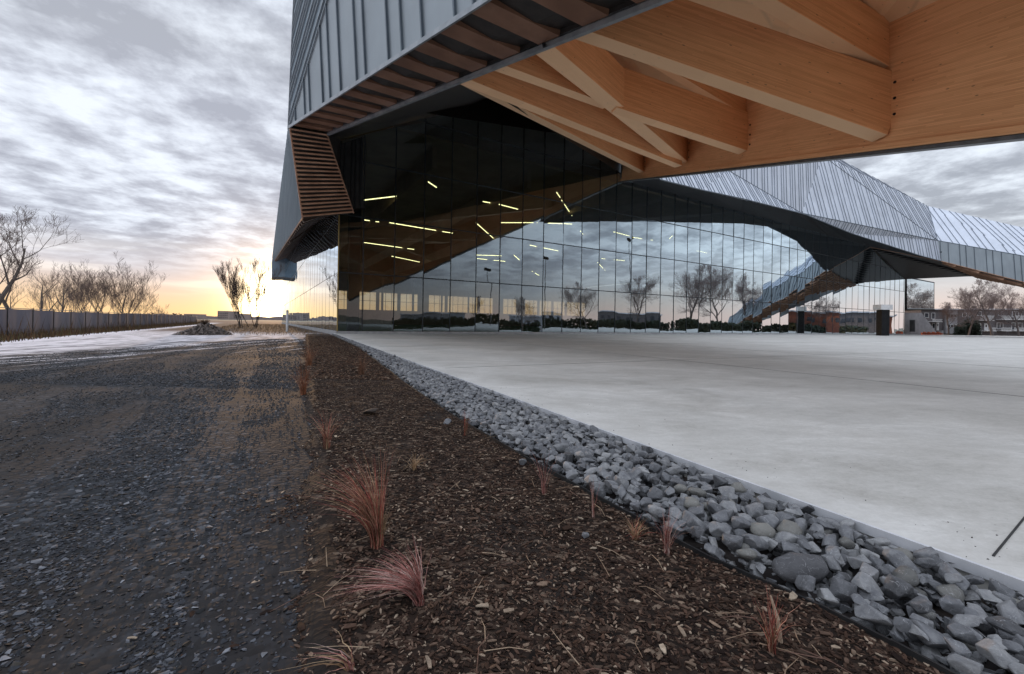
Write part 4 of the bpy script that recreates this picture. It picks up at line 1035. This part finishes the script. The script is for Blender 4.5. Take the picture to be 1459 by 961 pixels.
# weeds at its foot
mb = MB(); r3 = random.Random(9)
for _ in range(8500):
    t = r3.uniform(0, 1)**1.2*110+14; q = fa+fd*t+V((fd.y, -fd.x, 0))*abs(r3.gauss(0, .55)); hh = r3.uniform(.2, .7)*(2.2 if r3.random() < .08 else 1); a = r3.uniform(0, 6.28); d = V((math.cos(a), math.sin(a), 0))*.22*hh
    c = r3.choice(((.10,.055,.03), (.15,.09,.045), (.07,.045,.03), (.12,.10,.045))); w_ = V((math.sin(a), math.cos(a), 0))*.022
    b = V((q.x, q.y, -.2)); mb.add([b-w_, b+w_, b+d+V((0,0,hh))], [(0,1,2)], c)
tag(mb.build('dry_weeds', GRM), kind='stuff', label='brown dry weeds along the foot of the left fence', cat='weeds')
mb = MB()
for _ in range(5000):
    y = r3.uniform(36, 120); q = C0+AD*(y-36)+NS*(r3.uniform(.8, 11)); hh = r3.uniform(.1, .4); a = r3.uniform(0, 6.28); d = V((math.cos(a), math.sin(a), 0))*.3*hh
    c = r3.choice(((.25,.15,.07), (.3,.19,.09), (.18,.11,.06))); w_ = V((math.sin(a), math.cos(a), 0))*.02; b = V((q.x, q.y, -.2)); mb.add([b-w_, b+w_, b+d+V((0,0,hh))], [(0,1,2)], c)
tag(mb.build('dry_grass', GRM), kind='stuff', label='straw coloured dry grass along the end wall under the sunset', cat='grass')

# ---- rubble pile
pc = atz(290, 478, -.2); pc.z = -.2
e = empty('rubble_pile', pc, 'heap of broken grey brown rubble beside the snowy lane', 'rubble pile')
mb = MB(); rr = random.Random(4)
for _ in range(1500):
    a = rr.uniform(0, 6.28); d = rr.random()**.6; x = math.cos(a)*d*2.1; y = math.sin(a)*d*1.6; z = .92*(1-d)**.9*(1+.2*math.sin(3*a)); sz = rr.choice((.1,.14,.2,.26))
    vs, fs = SMALL[rr.randrange(8)]; M = Matrix.Rotation(rr.uniform(0,6.28),3,'Z') @ Matrix.Rotation(rr.uniform(-1,1),3,'X'); c = rr.choice(((.13,.11,.10), (.18,.15,.135), (.09,.08,.075), (.22,.18,.16)))
    mb.add([M @ (v*sz)+pc+V((x, y, z)) for v in vs], fs, c)
mb.build('broken_stones', tinted('rubble_stone', .9, 8), e)
mb = MB(); N = 16
rings = [(0, .92), (.4, .48), (.75, .17), (1.08, -.02)]
mb.v = [tuple(pc+V((0,0,.85)))]; 
for d, z in rings[1:]: mb.v += [tuple(pc+V((math.cos(6.283*k/N)*d*2.1, math.sin(6.283*k/N)*d*1.6, z))) for k in range(N)]
for k in range(N): mb.f.append((0, 1+k, 1+(k+1) % N)); mb.c.append(None); mb.m.append(0)
for j in range(2):
    for k in range(N): a = 1+j*N; mb.f.append((a+k, a+N+k, a+N+(k+1) % N, a+(k+1) % N)); mb.c.append(None); mb.m.append(0)
mb.build('earth_core', varied('dry_earth', (.08,.06,.05), (.13,.10,.085), 4, .95), e)
pt = pc+V((.05, 0, .82)); mb = MB()
for _ in range(160):
    a = rr.uniform(0,6.28); d = V((math.cos(a), math.sin(a), 0)); mb.add([pt+d*.05, pt-d*.05, pt+d*rr.uniform(.05,.4)+V((0,0,rr.uniform(.2,.5)))], [(0,1,2)], (.14,.09,.06))
tag(mb.build('dry_bush', GRM), 'little dry brown bush growing on top of the rubble heap', 'bush')
# ---- white marker posts
WHITE = varied('white_paint', (.62,.62,.62), (.8,.8,.8), 3, .5)
for px, y0, y1, lab in ((409, 442, 473, 'white marker post in the dry grass, nearer the sun'), (454, 445, 470, 'white marker post close to the mirrored end wall')):
    b = atz(px, y1, -.2); h = (y1-y0)/F*b.y; e = empty('marker_post', b, lab, 'marker post', 'white marker posts by the end wall')
    mb = MB(); mb.tube([b, b+V((0,0,h*.94))], .13, 10); mb.build('post', WHITE, e); mb = MB(); mb.tube([b+V((0,0,h*.94)), b+V((0,0,h))], [.15,.10], 10); mb.build('cap', TRIM, e)
# ---- skyline
mb = MB(); rr = random.Random(8); xs = list(range(-1500, 1501, 12))
for (Y, hh, s0) in ((900, 9, 0),):
    prev = None
    for x in xs:
        h = hh*(.8+.5*noise.noise(V((x*.004, s0, 0)))+.25*noise.noise(V((x*.03, s0, 0)))+.12*rr.random())
        cur = (V((x, Y+.1*abs(x), -1)), V((x, Y+.1*abs(x), h)))
        if prev: mb.add([prev[0], cur[0], cur[1], prev[1]], [(0,1,2,3)])
        prev = cur
tag(mb.build('hills', varied('distant_ridge', (.20,.17,.18), (.26,.21,.20), .02, 1)), kind='structure')
for px0, px1, y0, Y, lab in ((310, 325, 443.2, 700, 'flat roofed apartment block far away on the skyline'), (262, 274, 447.5, 650, 'low pale warehouse on the skyline right of the fence'), (333, 341, 447, 640, 'small low shed on the skyline behind the poplars')):
    a, b = atY(px0, y0, Y), atY(px1, y0, Y); e = empty('distant_building', (a.x, a.y, -.4), lab, 'building', 'buildings on the skyline'); mb = MB(); mb.box(V((a.x, Y, -.4)), V((b.x-a.x,0,0)), V((0,30,0)), V((0,0,a.z+.4))); mb.build('wall', varied('far_wall', (.22,.18,.17), (.3,.24,.22), .1, 1), e)
    mb = MB(); 
    for k in range(6):
        for j in range(3): mb.box(V((a.x+(b.x-a.x)*(k+.3)/6, Y-.3, 2+j*(a.z-3)/3)), V(((b.x-a.x)/15,0,0)), V((0,.2,0)), V((0,0,1.1)))
    mb.build('windows', BLACK, e)

# ---- row houses on the right
BRICK = varied('grey_brick', (.10,.09,.095), (.16,.145,.15), 3, .9); PALEB = varied('pale_render', (.34,.34,.36), (.42,.42,.44), 1, .8)
SNOWR = varied('snowy_roof', (.55,.55,.58), (.7,.7,.74), .6, .9)
def house(x0, x1, label, bays, Y=136, ytop=441.5):
    a = atY(x0, 478.5, Y); b = atY(x1, 478.5, Y); Z0 = -.2; ZT = atY(x0, ytop, Y).z
    W_ = b.x-a.x; e = empty('row_house', (a.x, a.y, Z0), label, 'house', 'brick row houses')
    mb = MB(); mb.box(V((a.x, Y, Z0)), V((W_-.1,0,0)), V((0,10,0)), V((0,0,ZT-Z0))); mb.build('wall', BRICK, e)
    mb = MB(); mb.box(V((a.x-.2, Y-.5, ZT+.003)), V((W_+.3,0,0)), V((0,11,0)), V((0,0,.35))); mb.build('roof', SNOWR, e)
    mb = MB(); mb.box(V((a.x+W_*.5, Y+3, ZT+.3)), V((.8,0,0)), V((0,.8,0)), V((0,0,1.2))); mb.build('chimney', BRICK, e)
    ks = F/Y
    for kind, px, py, w_, h_ in bays:
        p = atY(px, py, Y); w3, h3 = w_/ks, h_/ks; z0 = p.z-h3
        if kind == 'window':
            f = MB(); f.box(V((p.x, Y-.10, z0)), V((w3,0,0)), V((0,.09,0)), V((0,0,h3))); fo = f.build('window', WHITE, e)
            n = max(1, round(w3/1.1)); g = MB()
            for i in range(n): g.box(V((p.x+.1+i*(w3-.1)/n, Y-.115, z0+.12)), V(((w3-.1)/n-.12,0,0)), V((0,.012,0)), V((0,0,h3-.24)))
            o = g.build('pane', PANED, e); o.parent = fo; o.location = o.location-fo.location
        elif kind == 'door':
            f = MB(); f.box(V((p.x, Y-.12, z0)), V((w3,0,0)), V((0,.11,0)), V((0,0,h3))); fo = f.build('door', WHITE, e)
            g = MB(); g.box(V((p.x+w3*.3, Y-.14, z0+h3*.55)), V((w3*.4,0,0)), V((0,.015,0)), V((0,0,h3*.3))); o = g.build('pane', PANED, e); o.parent = fo; o.location = o.location-fo.location
        elif kind == 'balcony':
            f = MB(); f.box(V((p.x, Y-1.6, z0)), V((w3,0,0)), V((0,1.58,0)), V((0,0,.2))); f.box(V((p.x, Y-1.6, z0+h3-.1)), V((w3,0,0)), V((0,.08,0)), V((0,0,.1)))
            for i in range(int(w3/.22)): f.box(V((p.x+i*.22, Y-1.58, z0+.2)), V((.07,0,0)), V((0,.05,0)), V((0,0,h3-.3)))
            f.build('balcony', WHITE, e)
        elif kind == 'bay':
            f = MB(); f.box(V((p.x, Y-.5, z0)), V((w3,0,0)), V((0,.48,0)), V((0,0,h3))); f.build('stair_bay', PALEB, e)
            for yy in (py+5, py+20):
                f = MB(); q = atY(px, yy, Y); f.box(V((p.x+.25, Y-.56, q.z-1.1)), V((w3-.5,0,0)), V((0,.05,0)), V((0,0,1.1))); fo = f.build('window', WHITE, e); g = MB()
                for i in range(3): g.box(V((p.x+.4+i*(w3-.6)/3, Y-.58, q.z-.98)), V(((w3-.6)/3-.16,0,0)), V((0,.01,0)), V((0,0,.86)))
                o = g.build('pane', PANED, e); o.parent = fo; o.location = o.location-fo.location
        elif kind == 'steps':
            f = MB()
            for i in range(6): f.box(V((p.x-i*.3, Y-1.6, z0)), V((.3,0,0)), V((0,1.5,0)), V((0,0,h3*(6-i)/6)))
            f.build('steps', PLINTH, e)
PANED = varied('dark_pane', (.03,.035,.045), (.07,.08,.10), .5, .15)
house(1312, 1343, 'brick row house at the left end of the row, beside the ramp wall', [('window', 1317, 446, 6, 7), ('window', 1327, 446, 5, 9), ('balcony', 1322, 455, 14, 4), ('window', 1328, 461, 4, 8), ('door', 1334, 460, 3.4, 11), ('steps', 1336, 471, 4, 6)])
house(1343.2, 1385, 'brick row house with the pale projecting stair bay', [('bay', 1346, 442.5, 16, 33), ('window', 1371, 446, 6, 6), ('window', 1379, 446, 5, 6), ('window', 1372, 462, 5, 8)])
house(1385.2, 1418, 'brick row house with twin white doors and a short white balcony', [('balcony', 1389, 450, 20, 7), ('window', 1392, 444, 6, 6), ('door', 1392, 461, 5.4, 12), ('door', 1402, 461, 5.4, 12), ('steps', 1390, 472, 4, 6), ('balcony', 1398, 467, 14, 5)])
house(1418.2, 1436, 'narrow brick row house behind the broad tree', [('balcony', 1419, 450, 15, 6), ('window', 1422, 444, 8, 6), ('window', 1420, 460, 9, 9), ('balcony', 1419, 467, 15, 5)])
house(1436.2, 1470, 'brick row house with wide windows at the right frame edge', [('balcony', 1437, 450, 30, 6), ('window', 1442, 444, 9, 8), ('window', 1455, 444, 9, 8), ('window', 1441, 460, 15, 10), ('balcony', 1437, 467, 30, 5)])
# houses mirrored in the glass
HB = varied('red_brick', (.30,.11,.07), (.22,.08,.055), 2, .9)
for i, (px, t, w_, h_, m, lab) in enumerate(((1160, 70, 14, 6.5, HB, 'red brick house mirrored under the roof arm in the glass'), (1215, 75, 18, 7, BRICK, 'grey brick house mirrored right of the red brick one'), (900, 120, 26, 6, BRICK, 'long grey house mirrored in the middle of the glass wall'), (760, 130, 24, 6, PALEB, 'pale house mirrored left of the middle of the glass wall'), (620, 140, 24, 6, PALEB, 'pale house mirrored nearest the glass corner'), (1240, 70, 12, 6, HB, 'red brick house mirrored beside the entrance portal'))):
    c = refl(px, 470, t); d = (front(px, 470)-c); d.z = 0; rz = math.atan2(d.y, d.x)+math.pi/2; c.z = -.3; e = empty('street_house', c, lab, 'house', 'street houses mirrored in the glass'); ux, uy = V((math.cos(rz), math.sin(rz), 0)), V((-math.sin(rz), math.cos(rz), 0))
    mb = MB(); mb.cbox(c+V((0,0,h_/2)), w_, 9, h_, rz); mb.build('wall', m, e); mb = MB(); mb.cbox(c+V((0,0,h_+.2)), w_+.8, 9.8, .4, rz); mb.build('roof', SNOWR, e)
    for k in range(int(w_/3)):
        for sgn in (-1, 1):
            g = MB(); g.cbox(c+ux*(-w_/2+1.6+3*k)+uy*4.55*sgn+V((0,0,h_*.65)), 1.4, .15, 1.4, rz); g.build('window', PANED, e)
# hedge and bushes
HEDGE = varied('evergreen_leaves', (.015,.025,.014), (.035,.045,.028), 2, .9)
def bush(c, rx, ry, h, n, name, label, cat, group=None, leaf=.3, m=HEDGE, seed=1):
    r = random.Random(seed); mb = MB()
    for _ in range(n):
        a = r.uniform(0, 6.28); u = r.random()**.5; z = r.random()**.8*h*(1-.35*u*u)*(1+.2*math.sin(5*a)); p = V(c)+V((math.cos(a)*rx*u*(1-.3*z/h), math.sin(a)*ry*u, z)); d1 = V((r.gauss(0,1), r.gauss(0,1), r.gauss(0,1))).normalized()*leaf*r.uniform(.5,1.2); d2 = d1.orthogonal().normalized()*leaf*.5
        mb.add([p-d1*.5, p+d2, p+d1*.5, p-d2], [(0,1,2,3)])
    return tag(mb.build(name, m, origin=c), label, cat, group)
p = atY(1383, 478, 131); bush((p.x, p.y, -.3), 2.6, 2, 5.0, 2600, 'shrub', 'dark rounded evergreen shrub in front of the brick row house', 'shrub', leaf=.55)
p = atY(1368, 478, 131); bush((p.x, p.y, -.3), 1.6, 1.5, 3.2, 900, 'shrub', 'smaller dark shrub left of the rounded evergreen one', 'shrub', leaf=.5, seed=2)
for i, (px, y) in enumerate(((252, 447), (213, 447))):
    p = atY(px, 458, 90+10*i); bush((p.x, p.y, -.3), 1.8, 1.5, 2.2, 500, 'bush', ('scrubby dark bush by the end of the left fence', 'scrubby bush behind the fence right of the thicket')[i], 'bush', 'scrubby bushes by the fence', leaf=.4, m=TWIG, seed=5+i)

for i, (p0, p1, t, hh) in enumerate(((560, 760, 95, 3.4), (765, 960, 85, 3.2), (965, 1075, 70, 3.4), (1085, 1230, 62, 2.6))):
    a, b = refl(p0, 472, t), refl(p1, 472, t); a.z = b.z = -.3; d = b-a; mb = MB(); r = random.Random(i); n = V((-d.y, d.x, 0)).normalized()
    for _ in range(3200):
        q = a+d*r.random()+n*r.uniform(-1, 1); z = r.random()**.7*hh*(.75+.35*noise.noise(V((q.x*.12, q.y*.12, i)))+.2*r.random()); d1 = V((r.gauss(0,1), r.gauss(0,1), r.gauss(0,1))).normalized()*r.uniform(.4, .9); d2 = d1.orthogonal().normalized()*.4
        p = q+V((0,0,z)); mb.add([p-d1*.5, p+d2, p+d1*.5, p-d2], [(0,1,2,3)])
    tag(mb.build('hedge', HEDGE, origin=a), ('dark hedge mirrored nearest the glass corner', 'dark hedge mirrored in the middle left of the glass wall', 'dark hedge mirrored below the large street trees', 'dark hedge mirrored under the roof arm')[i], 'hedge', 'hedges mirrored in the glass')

mb = MB(); r5 = random.Random(77)
for _ in range(260):
    sj = -1+26*r5.random()**1.7; p = on_edge(sj, -abs(r5.gauss(0, .5))-.03, .003); vs, fs = SMALL[r5.randrange(8)]; k = r5.choice((.006, .009, .014)); M = Matrix.Rotation(r5.uniform(0, 6.28), 3, 'Z'); c = r5.choice(((.05,.05,.055), (.09,.085,.08), (.05,.03,.02)))
    mb.add([M @ (v*k)+p for v in vs], fs, c)
tag(mb.build('loose_grit', bpy.data.materials['gravel_stones']), kind='stuff', label='specks of dark grit and bark scattered along the edge of the plaza', cat='grit')
mb = MB(); tw = tinted('fallen_twig', .9, 40)
for _ in range(150):
    y = 1.3+7*r5.random()**1.5; s_ = (y-SE.y)/SD.y; xr = on_edge(s_, 1.1).x; x = r5.uniform(track_x(y)+.05, xr); a = r5.uniform(0, 6.28); L_ = r5.uniform(.05, .22); z = bed_z(x, y)+.02
    p = V((x, y, z)); q = p+V((math.cos(a), math.sin(a), r5.uniform(-.05, .12)))*L_; m_ = p.lerp(q, .5)+V((r5.gauss(0,.008), r5.gauss(0,.008), .006)); b0 = len(mb.f); mb.tube([p, m_, q], [.0022, .0018, .001], 4, r5.choice(((.22,.15,.10), (.30,.22,.15), (.14,.08,.06))))
tag(mb.build('fallen_twigs', tw), kind='stuff', label='thin fallen twigs and dead stalks lying on the bark mulch', cat='twigs')
